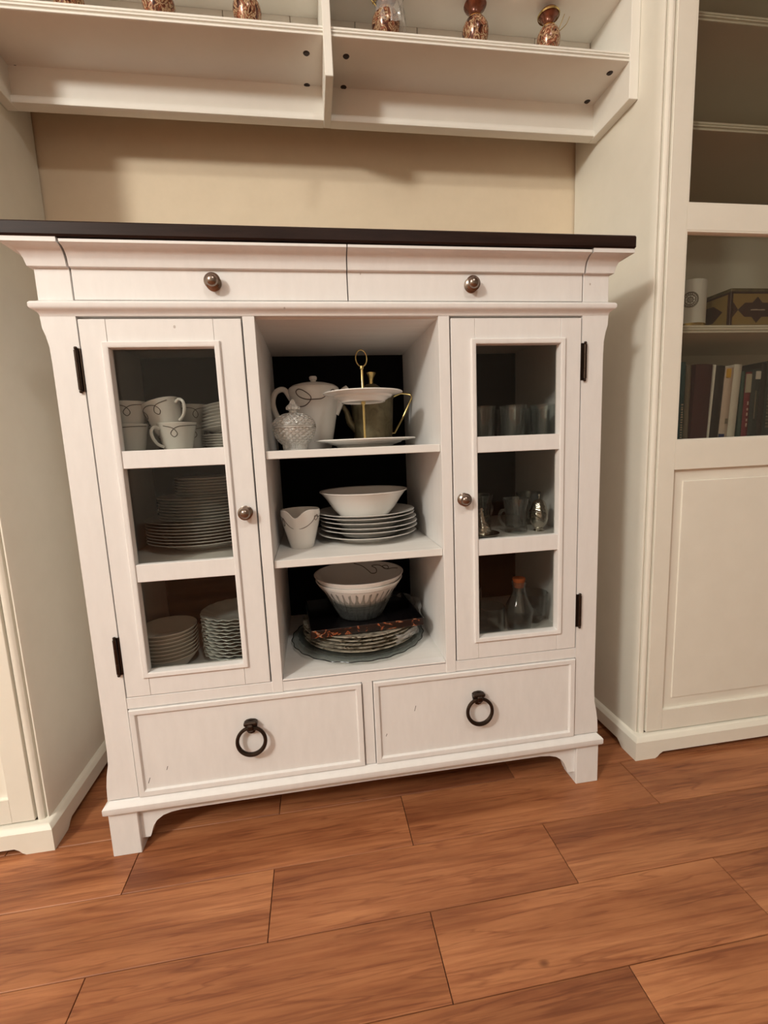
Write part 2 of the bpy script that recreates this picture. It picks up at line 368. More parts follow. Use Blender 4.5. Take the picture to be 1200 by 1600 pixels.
# knobs and pulls
def knob(x, y, z, parent, r=0.0135):
    prof = [(0, 0.0), (r*0.92, 0.0), (r*0.98, 0.0015), (r*0.55, 0.004), (r*0.42, 0.008), (r*0.5, 0.011), (r*0.96, 0.0125), (r*1.0, 0.0145), (r*0.80, 0.0165), (r*0.76, 0.0168), (r*0.73, 0.0175), (r*0.68, 0.0200), (r*0.5, 0.0225), (r*0.25, 0.0238), (0, 0.0242)]
    m = MB().lathe(prof, 32); m.xf(Matrix.Translation((x, y, z)) @ Matrix.Rotation(PI/2, 4, 'X'))
    return tag(obj('knob', m, 'nickel', parent), 'round brushed nickel knob')
def ring_pull(x, z, parent):
    m = MB()
    b0 = len(m.bm.verts)
    prof = [(-0.0125, 0.0), (0.0125, 0.0), (0.0125, 0.010)] + arc(0, 0.010, 0.0125, 20, 160, 8) + [(-0.0125, 0.010)]
    pr = [(x+u, z+0.024+v) for u, v in ([(-0.0125, 0.004), (-0.0105, -0.006), (-0.006, -0.0135), (0.0, -0.0155), (0.006, -0.0135), (0.0105, -0.006), (0.0125, 0.004), (0.0125, 0.0095), (0.008, 0.0125), (0.0, 0.0138), (-0.008, 0.0125), (-0.0125, 0.0095)])]
    m.prism(pr, 'y', 0.0035, -0.0035)
    m.box(x-0.0125, x+0.0125, -0.013, 0.0, z+0.0285, z+0.0365, 0.002)
    m.box(x-0.006, x+0.006, -0.017, -0.002, z+0.0195, z+0.033, 0.0025)
    mt = tag(obj('pull_mount', m, 'bronze', parent), 'dark bronze pull mount')
    pts = [(x+0.0265*math.cos(2*PI*i/40), -0.0125-0.0045*math.sin(2*PI*i/40+PI)*0.6, z-0.0015+0.0265*math.sin(2*PI*i/40)) for i in range(40)]
    rad = [0.0036+0.0009*max(0, -math.sin(2*PI*i/40)) for i in range(40)]
    tag(obj('pull_ring', MB().tube(pts, rad, 10, True), 'bronze', mt), 'dark bronze ring')
# top drawers: flat below, coved lip above
for s in (-1, 1):
    xa, xb = (s*(X1-0.0026), s*0.0010)
    pr = [(0.02, 1.0290), (0.0006, 1.0290), (0.0, 1.0296), (0.0, 1.0775)] + [(-d, z) for d, z in crown[1:-1]] + [(-0.0305, 1.1105), (0.0, 1.1120), (0.02, 1.1120)]
    d = sb('top_drawer', MB().prism(pr, 'x', xa, xb))
    knob(s*0.2277, 0.0, 1.056, d)
sb('drawer_backing', MB().box(-0.474, 0.474, 0.021, 0.03, 1.014, 1.1135), 'white_paint')
# lower drawers: recessed field in a moulded frame
def rect_frame(x0, x1, z0, z1, prof):
    """profile (t inwards from the outer edge, y) carried round a rectangle"""
    secs = []
    for (x, z, sx, sz) in ((x0, z0, 1, 1), (x1, z0, -1, 1), (x1, z1, -1, -1), (x0, z1, 1, -1)):
        secs.append([(x+sx*t, y, z+sz*t) for t, y in prof])
    return MB().strips(secs, True, True)
for s in (-1, 1):
    x0, x1 = sorted((s*0.0120, s*(X1-0.0022))); z0, z1 = 0.1212, 0.3008
    d = sb('lower_drawer', MB().box(x0+0.001, x1-0.001, 0.0015, 0.024, z0+0.001, z1-0.001))
    sb('drawer_frame', rect_frame(x0, x1, z0, z1, [(0.0, 0.012), (0.0, -0.0024), (0.0012, -0.0038), (0.0075, -0.0038), (0.010, -0.0030), (0.0125, 0.0012), (0.0125, 0.012)]), parent=d)
    ring_pull(s*0.2315, 0.2160, d)
    for (mx, mz, ml, ma) in ([(-0.43, 0.151, 0.012, 70), (-0.395, 0.172, 0.008, 72)] if s < 0 else [(0.097, 0.231, 0.012, 75), (0.035, 0.18, 0.006, 70)]):
        # small dents through the paint
        m = MB().box(-ml/2, ml/2, -0.0002, 0.0016, -0.0005, 0.0005); m.xf(Matrix.Translation((mx, 0.0015, mz)) @ Matrix.Rotation(-math.radians(ma), 4, 'Y')); sb('paint_nick', m, 'dark_seam', d)
# glazed doors
def door(s):
    xi, xo, z0, z1 = 0.1884, X1-0.0022, 0.3258, 0.9990
    gi, go, g0, g1 = 0.2300, 0.4125, 0.3655, 0.9600     # opening in the frame (bead sits in it)
    m = MB()
    m.box(s*xi, s*(0.2348), 0.0, 0.020, z0, z1, 0.0007); m.box(s*0.4078, s*xo, 0.0, 0.020, z0, z1, 0.0007)
    m.box(s*0.2352, s*0.4074, 0.0002, 0.020, 0.9555, z1, 0.0006); m.box(s*0.2352, s*0.4074, 0.0002, 0.020, z0, 0.3708, 0.0006)
    d = sb('glazed_door', m)
    x0, x1 = sorted((s*0.2262, s*0.4165)); zz0, zz1 = 0.3615, 0.9622
    sb('glazing_bead', rect_frame(x0, x1, zz0, zz1, [(0.0, 0.006), (0.0, -0.0030), (0.0015, -0.0042), (0.0070, -0.0042), (0.0095, -0.0028), (0.0100, 0.0), (0.0100, 0.016), (0.006, 0.016), (0.006, 0.006)]), parent=d)
    for za, zb in ((0.7492, 0.7801), (0.5442, 0.5768)):
        sb('crossbar', MB().box(s*0.2358, s*0.4069, -0.0012, 0.012, za, zb, 0.0008), parent=d)
    for za, zb in ((0.3690, 0.5442), (0.5768, 0.7492), (0.7801, 0.9545)):
        obj('pane', MB().box(s*0.2340, s*0.4087, 0.0125, 0.0145, za-0.003, zb+0.003), 'pane_glass', d, False)
    knob(s*0.2068, 0.0, 0.6605, d, 0.0128)
    for za, zb in ((0.879, 0.955), (0.3695, 0.447)):
        h = MB(); hx = s*0.4572
        h.box(hx-s*0.0066, hx, -0.0012, 0.002, za+0.003, zb-0.003)
        h.lathe([(0, za), (0.0022, za+0.0005), (0.0030, za+0.003), (0.0022, za+0.005), (0.0034, za+0.006), (0.0034, za+0.024), (0.0030, za+0.0245), (0.0034, za+0.025), (0.0034, zb-0.025), (0.0030, zb-0.0245), (0.0034, zb-0.024), (0.0034, zb-0.006), (0.0022, zb-0.005), (0.0030, zb-0.003), (0.0022, zb-0.0005), (0, zb)], 14, hx, -0.0030, 0)
        tag(obj('hinge', h, 'bronze', d), 'dark bronze butt hinge')
for s in (-1, 1): door(s)

# ------------------------------------------------------------------ tall bookcases on both sides
def grooved_edge(z0, z1, yf, yb):
    """shelf cross-section (y, z) with a moulded front edge"""
    h = z1-z0
    return [(yb, z0), (yf+0.002, z0), (yf+0.0005, z0+h*0.06), (yf+0.0005, z0+h*0.24), (yf+0.0035, z0+h*0.30), (yf+0.0035, z0+h*0.36), (yf-0.0005, z0+h*0.42), (yf-0.0005, z0+h*0.58), (yf+0.0035, z0+h*0.64), (yf+0.0035, z0+h*0.70), (yf+0.0005, z0+h*0.76), (yf+0.0005, z0+h*0.95), (yf+0.002, z1), (yb, z1)]
BW, BH, BYF = 0.955, 2.14, 0.058
def bookcase(s, label):
    bx0, bx1 = 0.650, 0.650+BW
    T = thing('bookcase', (s*(bx0+bx1)/2, 0.21, 0), label, 'bookcase')
    def bc(name, mb, mat='cream_paint', parent=T, **k): return obj(name, mb, mat, parent, **k)
    for xa in (bx0, bx1-0.02):
        bc('side_panel', MB().box(s*xa, s*(xa+0.02), BYF+0.026, 0.372, 0.03, BH))
    # moulded pilasters at the front corners
    def pil(x0, d):
        pr = [(0.0, 0.026), (0.0, 0.008), (0.0015, 0.0055), (0.0040, 0.0055), (0.0048, 0.0110), (0.0068, 0.0110), (0.0076, 0.003), (0.0105, 0.0), (0.0150, -0.001), (0.0185, 0.0), (0.0195, 0.0055), (0.0215, 0.0055), (0.0215, 0.026)]
        return MB().prism([(s*(x0+d*u), BYF+v) for u, v in pr], 'z', 0.052, BH)
    bc('pilaster', pil(bx0, 1)); bc('pilaster', pil(bx1, -1))
    bc('back', MB().box(s*(bx0+0.02), s*(bx1-0.02), 0.36, 0.368, 0.05, BH))
    bc('bottom', MB().box(s*(bx0+0.02), s*(bx1-0.02), BYF+0.03, 0.36, 0.05, 0.068))
    bc('case_top', MB().box(s*(bx0-0.02), s*(bx1+0.02), BYF-0.02, 0.372, BH, BH+0.03, 0.004))
    # plinth with shaped cut-outs
    px0, px1, py = 0.6365, bx1+0.0135, 0.0405
    def feet(a0, a1, f=0.052):
        c = [(a0, 0.0), (a0+f, 0.0), (a0+f+0.006, 0.0035), (a0+f+0.012, 0.010), (a0+f+0.020, 0.0148)]
        return c
    fr = feet(px0, px1); pr = fr + [(px0+px1-x, z) for x, z in fr[::-1]] + [(px1, 0.046), (px0, 0.046)]
    bc('plinth_front', MB().prism([(s*x, z) for x, z in pr], 'y', py, py+0.018))
    sd = feet(py, 0.372, 0.05); sd[0] = (py+0.018, 0.0); pr = sd + [(0.352, 0.0148), (0.36, 0.0), (0.372, 0.0), (0.372, 0.046), (py+0.018, 0.046)]
    for xa, xb in ((px0, px0+0.0135), (px1-0.0135, px1)):
        bc('plinth_side', MB().prism([(y, z) for y, z in pr], 'x', s*xa, s*xb))
    cap = [(0.0, 0.046), (0.0015, 0.048), (0.0060, 0.0525), (0.0095, 0.0555), (0.0125, 0.0568), (0.0200, 0.0572), (0.0200, 0.046)]
    secs = []
    for (x, y, sx, sy) in ((px0, 0.372, 1, 0), (px0, py, 1, 1), (px1, py, -1, 1), (px1, 0.372, -1, 0)):
        secs.append([(s*(x+sx*t), y+sy*t, z) for t, z in cap])
    bc('plinth_cap', MB().strips(secs))
    # shelves
    for z in (0.748, 1.006, 1.412, 1.612, 1.86):
        m = MB().prism(grooved_edge(z-0.0172, z, 0.087, 0.36), 'x', s*(bx0+0.02), s*(bx1-0.02)); bc('shelf', m)
    # doors
    xm = (bx0+bx1)/2
    for xa, xb in ((bx0+0.0225, xm-0.001), (xm+0.001, bx1-0.0225)):
        z0, z1, yf, yb = 0.0605, BH-0.01, BYF-0.003, BYF+0.017
        sw = 0.0415
        ia, ib = xa+sw, xb-sw
        m = MB().box(s*xa, s*ia, yf, yb, z0, z1, 0.0008).box(s*ib, s*xb, yf, yb, z0, z1, 0.0008)
        for za, zb in ((z0, 0.1115), (0.6905, 0.7515), (1.1875, 1.2365), (2.05, z1)): m.box(s*ia, s*ib, yf+0.0001, yb, za, zb)
        d = bc('door', m)
        # fielded panel
        q0, q1 = 0.1115, 0.6905
        prf = [(0.0, yf+0.004), (0.0015, yf+0.0075), (0.004, yf+0.0085), (0.0265, yf+0.0065), (0.0275, yf+0.0045), (0.029, yf+0.004)]
        secs = [[(s*x+s*sx*t, y, z+sz*t) for t, y in prf] + [(s*(x+sx*0.029), yb-0.002, z+sz*0.029), (s*x, yb-0.002, z)] for (x, z, sx, sz) in ((ia, q0, 1, 1), (ib, q0, -1, 1), (ib, q1, -1, -1), (ia, q1, 1, -1))]
        pm_ = MB().strips(secs, True, True); pm_.box(s*(ia+0.029), s*(ib-0.029), yf+0.004, yb-0.002, q0+0.029, q1-0.029)
        bc('door_panel', pm_, parent=d)
        bd = [(0.0, yf+0.012), (0.0, yf+0.0005), (0.0035, yf+0.001), (0.006, yf+0.005), (0.006, yf+0.012)]
        for za, zb in ((0.7515, 1.1875), (1.2365, 2.05)):
            secs = [[(s*(x+sx*t), y, z+sz*t) for t, y in bd] for (x, z, sx, sz) in ((ia, za, 1, 1), (ib, za, -1, 1), (ib, zb, -1, -1), (ia, zb, 1, -1))]
            bc('glazing_bead', MB().strips(secs, True, True), parent=d)
            obj('pane', MB().box(s*(ia+0.002), s*(ib-0.002), yf+0.0125, yf+0.0155, za+0.002, zb-0.002), 'door_glass', d, False)
    return T
bookcase(1, 'tall cream bookcase with glass doors holding books and a white candle box')
bookcase(-1, 'tall cream bookcase beside the sideboard end that holds the cups and plates')

# ------------------------------------------------------------------ bridging shelf above the sideboard
BR = thing('bridging_shelf', (0, 0.21, 1.474), 'cream bridging shelf unit fixed between the two bookcases above the sideboard', 'shelf')
def brp(name, mb, mat='bridge_paint', parent=BR, **k): return obj(name, mb, mat, parent, **k)
FY, RY, Z0, ZS = 0.132, 0.262, 1.4755, 1.5475
for s in (-1, 1):
    brp('end_panel', MB().box(s*0.629, s*0.6495, FY, RY+0.018, Z0, 2.12, 0.001))
brp('middle_panel', MB().box(-0.0108, 0.0050, FY-0.003, RY+0.016, Z0, 2.12, 0.001))
for z0, z1 in ((ZS, ZS+0.0175), (1.690, 1.7075), (1.905, 1.9225)):
    for xa, xb in ((-0.629, -0.0108), (0.005, 0.629)):
        sh = brp('shelf', MB().prism(grooved_edge(z0, z1, FY+0.003, 0.279), 'x', xa, xb))
        if z0 == ZS:
            xs = [(-0.6155, 0.172), (-0.6155, 0.268), (-0.0425, 0.179), (-0.0425, 0.262)] if xa < 0 else [(0.0365, 0.179), (0.0365, 0.260), (0.6065, 0.168), (0.6065, 0.252)]
            for sx_, sy_ in xs:
                m = MB().lathe([(0, -0.0018), (0.0045, -0.0020), (0.0062, -0.0006), (0.0070, 0.0003), (0, 0.0003)], 14, sx_, sy_, z0)
                m.box(sx_-0.0022, sx_+0.0022, sy_-0.0004, sy_+0.0004, z0-0.0022, z0-0.0012)
                tag(obj('screw', m, 'screw_metal', sh), 'dark screw head')
rail = [(RY, Z0+0.001), (RY-0.005, Z0+0.003), (RY-0.0065, Z0+0.009), (RY-0.005, Z0+0.016), (RY, Z0+0.019), (RY, ZS), (RY+0.018, ZS), (RY+0.018, Z0+0.001)]
for xa, xb in ((-0.629, -0.0108), (0.005, 0.629)): brp('back_rail', MB().prism(rail, 'x', xa, xb))
# tongue-and-groove boards behind the shelves
xs = [-0.629 + 1.258*i/9 for i in range(10)]
for a, b in zip(xs[:-1], xs[1:]):
    for z0, z1 in ((ZS+0.0175, 1.690), (1.7075, 1.905), (1.9225, 2.12)):
        brp('back_board', MB().box(a+0.0006, b-0.0006, 0.2795, 0.288, z0-0.004, z1+0.004, 0.0012))
brp('unit_top', MB().box(-0.6495, 0.6495, FY-0.012, 0.288, 2.12, 2.145, 0.003))
# vases on the lower bridge shelf
VZ = ZS+0.0175
def vase(x, y, h, rb, label, extra=None):
    t = thing('vase', (x, y, VZ), label, 'vase', 'little bronze vases on the bridging shelf')
    k = h/0.118
    bp = [(0, 0), (0.018, 0), (0.019, 0.003), (0.013, 0.010), (rb*0.55, 0.026), (rb*0.82, 0.040), (rb*0.97, 0.052), (rb*1.03, 0.062), (rb*0.98, 0.072), (rb*0.80, 0.081), (rb*0.55, 0.087)]
    obj('belly', MB().lathe([(r, z*k) for r, z in bp] + [(0, 0.087*k)], 28, x, y, VZ), 'cloisonne', t)
    npf = [(rb*0.54, 0.0865), (rb*0.46, 0.092), (rb*0.47, 0.098), (rb*0.60, 0.104), (rb*0.80, 0.109), (rb*0.88, 0.113), (rb*0.80, 0.118), (rb*0.70, 0.118), (rb*0.40, 0.104), (rb*0.36, 0.090), (0, 0.090)]
    obj('neck', MB().lathe([(r, z*k) for r, z in npf], 28, x, y, VZ), 'bronze_neck', t)
    obj('collar', MB().lathe([(rb*0.55, 0.0855*k), (rb*0.60, 0.0875*k), (rb*0.55, 0.0895*k), (rb*0.44, 0.0875*k)], 28, x, y, VZ, closed=True), 'gold', t)
    if extra == 'film':
        m = MB().lathe([(rb*1.02, 0.05*k), (rb*1.12, 0.062*k), (rb*1.05, 0.08*k), (rb*0.85, 0.10*k), (rb*1.25, 0.117*k)], 40, x+0.008, y, VZ, disp=lambda a, r, z, kk: (r*(1+0.12*math.sin(5*a+kk)+0.06*math.sin(11*a)), z))
        obj('plastic_wrap', m, 'plastic_film', t)
        obj('ribbon', MB().tube(smoothpts([(x-0.020, y-0.012, VZ+0.085*k), (x-0.034, y-0.014, VZ+0.10*k), (x-0.030, y-0.012, VZ+0.115*k), (x-0.018, y-0.01, VZ+0.104*k), (x-0.028, y-0.014, VZ+0.088*k)]), 0.0014, 6), 'gold', t)
    if extra == 'wire':
        obj('rim_band', MB().lathe([(rb*0.93, 0.109*k), (rb*0.98, 0.1115*k), (rb*0.93, 0.114*k), (rb*0.88, 0.1115*k)], 28, x, y, VZ, closed=True), 'gold', t)
        obj('ribbon', MB().tube(smoothpts([(x+0.018, y-0.008, VZ+0.074*k), (x+0.034, y-0.012, VZ+0.088*k), (x+0.042, y-0.012, VZ+0.104*k)]), 0.0007, 6), 'gold', t)
        obj('ribbon', MB().tube(smoothpts([(x+0.018, y-0.008, VZ+0.078*k), (x+0.026, y-0.012, VZ+0.098*k), (x+0.030, y-0.012, VZ+0.108*k)]), 0.0007, 6), 'gold', t)
    return t
vase(-0.480, 0.205, 0.108, 0.026, 'bronze vase standing alone near the end of the shelf by the cup bookcase')
vase(-0.318, 0.20, 0.112, 0.029, 'pale bellied bronze vase, second from the bookcase beside the cups')
vase(-0.153, 0.20, 0.115, 0.027, 'bronze vase beside the middle panel of the bridging shelf, without wrapping')
vase(0.124, 0.20, 0.115, 0.0285, 'bronze vase in clear plastic wrap with a gold ribbon', 'film')
vase(0.316, 0.20, 0.116, 0.027, 'unwrapped bronze vase between the wrapped vase and the gold-rimmed vase')
vase(0.481, 0.20, 0.112, 0.024, 'slim bronze vase with gold rim band and thin wire ribbons', 'wire')

# ------------------------------------------------------------------ crockery kinds
S1, S2, S3 = 0.7695, 0.5635, 0.3265     # tops of the upper shelf, the lower shelf and the case bottom
def plate_mesh(r, h, name='plate', th=0.0028, mat='porcelain', scallop=0, seg=48):
    fr = r*0.58
    prof = [(0, 0.0022), (fr*0.9, 0.0022), (fr*0.92, 0.0), (fr*0.98, 0.0), (fr, 0.002), (r*0.70, h*0.42), (r*0.97, h-th*0.55), (r, h-th*0.2), (r*0.995, h), (r*0.96, h), (r*0.70, h*0.42+th), (fr*0.95, 0.0022+th), (0, 0.0022+th)]
    dsp = None
    if scallop:
        def dsp(a, rr, z, k):
            q = max(0, (rr/r-0.72)/0.28); return (rr*(1+0.030*q*abs(math.sin(a*scallop/2))-0.015*q), z+0.0010*q*math.cos(a*scallop))
    me = MB().lathe(prof, seg, disp=dsp).mesh(name); me.materials.append(M[mat]); return me
ORD = ('first', 'second', 'third', 'fourth', 'fifth', 'sixth', 'seventh', 'eighth', 'ninth', 'tenth', 'eleventh', 'twelfth', 'thirteenth')
def place(me, name, loc, label, cat, group=None, rot=(0,0,0), parent=None):
    o = bpy.data.objects.new(name, me); C.objects.link(o); o.location = loc; o.rotation_euler = rot; o.parent = parent
    return tag(o, label, cat, group)
def scroll_on(surf, uv, rad=0.0007, n=8):
    """thin painted line: uv points (angle deg, height) carried onto a surface function"""
    pts = [surf(math.radians(p.x), p.y) for p in smoothpts([(u, v, 0) for u, v in uv], n)]
    return MB().tube(pts, rad, 5)
def interp(prof, z):
    for (r0, z0), (r1, z1) in zip(prof[:-1], prof[1:]):
        if z0 <= z <= z1 or z1 <= z <= z0:
            t = 0 if z1 == z0 else (z-z0)/(z1-z0); return r0+(r1-r0)*t
    return prof[-1][0]

# ---- cups, left bay, upper shelf (one cup kind: cup > handle, scroll_line)
cup_out = [(0.0235, 0.0015), (0.0255, 0.006), (0.0290, 0.024), (0.0335, 0.046), (0.0372, 0.0600)]
def make_cup(label, group):
    t = thing('cup', (0, 0, 0), label, 'cup', group)
    prof = [(0, 0.002), (0.021, 0.002), (0.022, 0.0), (0.0235, 0.0)] + cup_out + [(0.0368, 0.0610), (0.0354, 0.0600), (0.0315, 0.044), (0.0270, 0.022), (0.0235, 0.007), (0, 0.0055)]
    obj('body', MB().lathe(prof, 40), 'porcelain', t)
    hp = smoothpts([(0.0345, 0, 0.0505), (0.044, 0, 0.053), (0.0505, 0, 0.046), (0.049, 0, 0.034), (0.041, 0, 0.022), (0.0295, 0, 0.016)], 6)
    obj('handle', MB().tube(hp, 0.0030, 8), 'porcelain', t)
    sf = lambda a, z: (math.cos(a)*(interp(cup_out, z)+0.0002), math.sin(a)*(interp(cup_out, z)+0.0002), z)
    obj('scroll_line', scroll_on(sf, [(-178, 0.056), (-150, 0.0555), (-125, 0.050), (-112, 0.040), (-122, 0.034), (-133, 0.040), (-122, 0.050), (-95, 0.0535), (-70, 0.050), (-58, 0.040), (-66, 0.033), (-77, 0.040), (-66, 0.050), (-30, 0.055)]), 'scroll_grey', t)
    obj('scroll_line', scroll_on(sf, [(20, 0.055), (48, 0.050), (60, 0.040), (50, 0.034), (40, 0.041), (60, 0.052), (100, 0.055), (160, 0.0565)]), 'scroll_grey', t)
    return t
G = 'white scroll-patterned teacups in the glazed cabinet'
c0 = make_cup('white scroll-patterned cup at the bottom of the stack by the door hinge', G)
c0.location = (-0.425, 0.092, S1); c0.rotation_euler = (0, 0, 0.15+PI)
inst(c0, (-0.424, 0.092, S1+0.0415), (0, 0, PI*0.95+1.2), 'white scroll-patterned cup nested on top of the stack by the door hinge', 'cup', G)
inst(c0, (-0.337, 0.092, S1), (0, 0, -2.35), 'white upright scroll-patterned cup carrying a tilted cup', 'cup', G)
inst(c0, (-0.349, 0.094, S1+0.0415), (0, math.radians(-17), math.radians(-25)), 'white scroll-patterned cup lying tilted in the cup below', 'cup', G)
inst(c0, (-0.335, 0.185, S1), (0, 0, 1.0), 'white scroll-patterned cup standing behind the tilted cup', 'cup', G)
inst(c0, (-0.333, 0.185, S1+0.0415), (0, 0, 0.2), 'white scroll-patterned cup stacked upright behind the tilted cup', 'cup', G)
inst(c0, (-0.430, 0.190, S1), (0, 0, 2.0), 'white scroll-patterned cup at the back behind the hinge-side stack', 'cup', G)
# saucers
sm = plate_mesh(0.058, 0.0125, 'saucer')
for i in range(6): place(sm, 'saucer', (-0.2485, 0.165, S1+i*0.0052), f'white flat-lying saucer, {ORD[i]} from the shelf in the stack beside the cups', 'saucer', 'flat saucers beside the cups')
for i in range(8): place(sm, 'saucer', (-0.2485+0.0010*i, 0.165, S1+0.0440+i*0.0066), f'white tilted saucer, {ORD[i]} above the flat-lying saucers', 'saucer', 'tilted saucers beside the cups', (0, math.radians(-7), 0))
# ---- plates, left bay, lower shelf
bm_, mm_, sm_ = plate_mesh(0.122, 0.0215), plate_mesh(0.098, 0.018), plate_mesh(0.073, 0.015)
z = S2
for i in range(8): place(bm_, 'dinner_plate', (-0.333, 0.222, z+i*0.0066), f'large white plate, {ORD[i]} from the shelf in the three-size plate stack', 'plate', 'large plates of the three-size stack')
z += 7*0.0066+0.0062
for i in range(8): place(mm_, 'side_plate', (-0.327, 0.220, z+i*0.0064), f'medium white plate, {ORD[i]} above the large plates of the three-size stack', 'plate', 'medium plates of the three-size stack')
z += 7*0.0064+0.0062
for i in range(7): place(sm_, 'dessert_plate', (-0.312, 0.215, z+i*0.0062), f'small white plate, {ORD[i]} above the medium plates of the three-size stack', 'plate', 'small plates of the three-size stack')
# ---- bowls and scalloped plates, left bay, case bottom
bwl = [(0, 0.002), (0.031, 0.002), (0.032, 0.0), (0.035, 0.0), (0.037, 0.003), (0.047, 0.014), (0.0555, 0.0255), (0.0590, 0.0300), (0.0590, 0.0318), (0.0575, 0.0312), (0.053, 0.0262), (0.045, 0.0160), (0.036, 0.0062), (0, 0.0052)]
bw = MB().lathe(bwl, 48).mesh('bowl'); bw.materials.append(M['cream_china'])
for i in range(8): place(bw, 'cereal_bowl', (-0.4065, 0.125, S3+i*0.0078), f'cream flared bowl, {ORD[i]} from the bottom of the nested cream bowls', 'bowl', 'nested cream bowls')
sc = plate_mesh(0.0735, 0.018, 'scalloped_plate', mat='grey_china', scallop=20, seg=80)
for i in range(13): place(sc, 'scalloped_plate', (-0.2685, 0.150, S3+i*0.0071), f'white scalloped plate, {ORD[i]} from the bottom of the stack beside the bowls', 'plate', 'scalloped plates beside the bowls', (0, 0, random.uniform(0, 0.3)))

# ---- middle, upper shelf: coffee pot
t = thing('coffee_pot', (-0.0685, 0.225, S1), 'white coffee pot with grey scroll pattern behind the crystal dish', 'coffee pot')
px, py = -0.0685, 0.225
body = [(0.0335, 0.0015), (0.0350, 0.006), (0.0440, 0.050), (0.0525, 0.095), (0.0570, 0.125), (0.0575, 0.134)]
obj('body', MB().lathe([(0, 0.0), (0.0325, 0.0)] + body + [(0.0560, 0.1365), (0.0545, 0.1355), (0.054, 0.12), (0.04, 0.05), (0.031, 0.006), (0, 0.005)], 48, px, py, S1), 'porcelain', t)
l = obj('lid', MB().lathe([(0, 0.1320), (0.0535, 0.1320), (0.0550, 0.1375), (0.048, 0.1425), (0.030, 0.1475), (0.010, 0.1495), (0, 0.150)], 48, px, py, S1), 'porcelain', t)
obj('lid_knob', MB().lathe([(0, 0.149), (0.0065, 0.149), (0.0060, 0.1530), (0.0085, 0.1560), (0.0088, 0.1610), (0.0070, 0.1630), (0, 0.1632)], 24, px, py, S1), 'porcelain', l)
hp = smoothpts([(px-0.051, py, S1+0.112), (px-0.066, py-0.004, S1+0.134), (px-0.085, py-0.006, S1+0.128), (px-0.0925, py-0.006, S1+0.104), (px-0.084, py-0.006, S1+0.074), (px-0.064, py-0.004, S1+0.050), (px-0.042, py, S1+0.040)], 7)
obj('handle', MB().tube(hp, [0.0062]*len(hp), 10), 'porcelain', t)
hp = smoothpts([(px+0.042, py-0.002, S1+0.080), (px+0.056, py-0.003, S1+0.104), (px+0.066, py-0.004, S1+0.126), (px+0.077, py-0.004, S1+0.136)], 6)
obj('spout', MB().tube(hp, [0.013-0.0065*i/(len(hp)-1) for i in range(len(hp))], 12), 'porcelain', t)
sf = lambda a, z: (px+math.cos(a)*(interp(body, z)+0.0003), py+math.sin(a)*(interp(body, z)+0.0003), S1+z)
obj('scroll_line', scroll_on(sf, [(-152, 0.100), (-135, 0.094), (-115, 0.094), (-101, 0.103), (-98, 0.113), (-110, 0.124), (-124, 0.130), (-133, 0.125), (-127, 0.115), (-110, 0.108), (-90, 0.107), (-72, 0.109), (-58, 0.119), (-46, 0.128), (-38, 0.126), (-40, 0.117), (-30, 0.110)], 0.0011), 'scroll_grey', t)
# ---- crystal candy dish
dx, dy = -0.1125, 0.078
t = thing('candy_dish', (dx, dy, S1), 'round cut-crystal candy dish with pointed lid knob', 'dish')
def cut(n, amp):
    def f(a, r, z, k):
        u = a*n/(2*PI); v = z/0.0088
        d = min(abs(((u+v) % 1)-0.5), abs(((u-v) % 1)-0.5))*2
        return (r - amp*(1-min(1, d*2.2)), z)
    return f
lo = [(0.0240, 0.0), (0.0245, 0.003)] + [(0.0430*math.sin(math.radians(a)), 0.046-0.0435*math.cos(math.radians(a))) for a in [36+54*i/44 for i in range(45)]]
obj('bowl', MB().lathe([(0, 0.002), (0.02, 0.002)] + lo + [(0.0395, 0.046), (0.036, 0.028), (0.024, 0.010), (0, 0.008)], 160, dx, dy, S1, disp=lambda a, r, z, k: cut(18, 0.0040)(a, r, z, k) if 4 <= k <= 44 else (r, z)), 'cut_crystal', t, angle=20)
up = [(0.0430*math.cos(math.radians(a)), 0.0468+0.0270*math.sin(math.radians(a))) for a in [75*i/30 for i in range(31)]]
ld_ = obj('lid', MB().lathe([(0.0395, 0.0468)] + up + [(0.0075, 0.0735), (0.0085, 0.077), (0.0125, 0.0790), (0.0130, 0.0835), (0.0095, 0.0875), (0.0070, 0.0895), (0.0045, 0.0950), (0.0020, 0.0985), (0, 0.0990)], 160, dx, dy, S1, disp=lambda a, r, z, k: cut(18, 0.0034)(a, r, z, k) if 3 <= k <= 28 else (r*(1+(0.08*math.cos(8*a) if k > 33 else 0)), z)), 'cut_crystal', t, angle=20)
# ---- two-tier stand
sx, sy = 0.0310, 0.112
t = thing('tiered_stand', (sx, sy, S1), 'white two-tier plate stand with gold rod and ring handle', 'cake stand')
def tier(r, z, h):
    prof = [(0, 0.0022), (r*0.50, 0.0022), (r*0.51, 0.0), (r*0.545, 0.0), (r*0.56, 0.003), (r*0.66, h*0.45), (r*0.70, h*0.5), (r*0.74, h*0.72), (r*0.98, h-0.001), (r, h), (r*0.985, h+0.0018), (r*0.80, h+0.0010), (r*0.70, h*0.76), (r*0.55, 0.006), (0, 0.005)]
    return MB().lathe(prof, 56, sx, sy, z)
obj('lower_plate', tier(0.107, S1, 0.0150), 'porcelain', t); obj('upper_plate', tier(0.083, S1+0.0915, 0.0185), 'porcelain', t)
obj('rod', MB().lathe([(0, 0.004), (0.005, 0.004), (0.0052, 0.008), (0.0028, 0.010), (0.0026, 0.086), (0.0046, 0.088), (0.0048, 0.0915), (0.0048, 0.098), (0.0030, 0.101), (0.0026, 0.158), (0.0042, 0.160), (0.0040, 0.165), (0, 0.166)], 16, sx, sy, S1), 'gold', t)
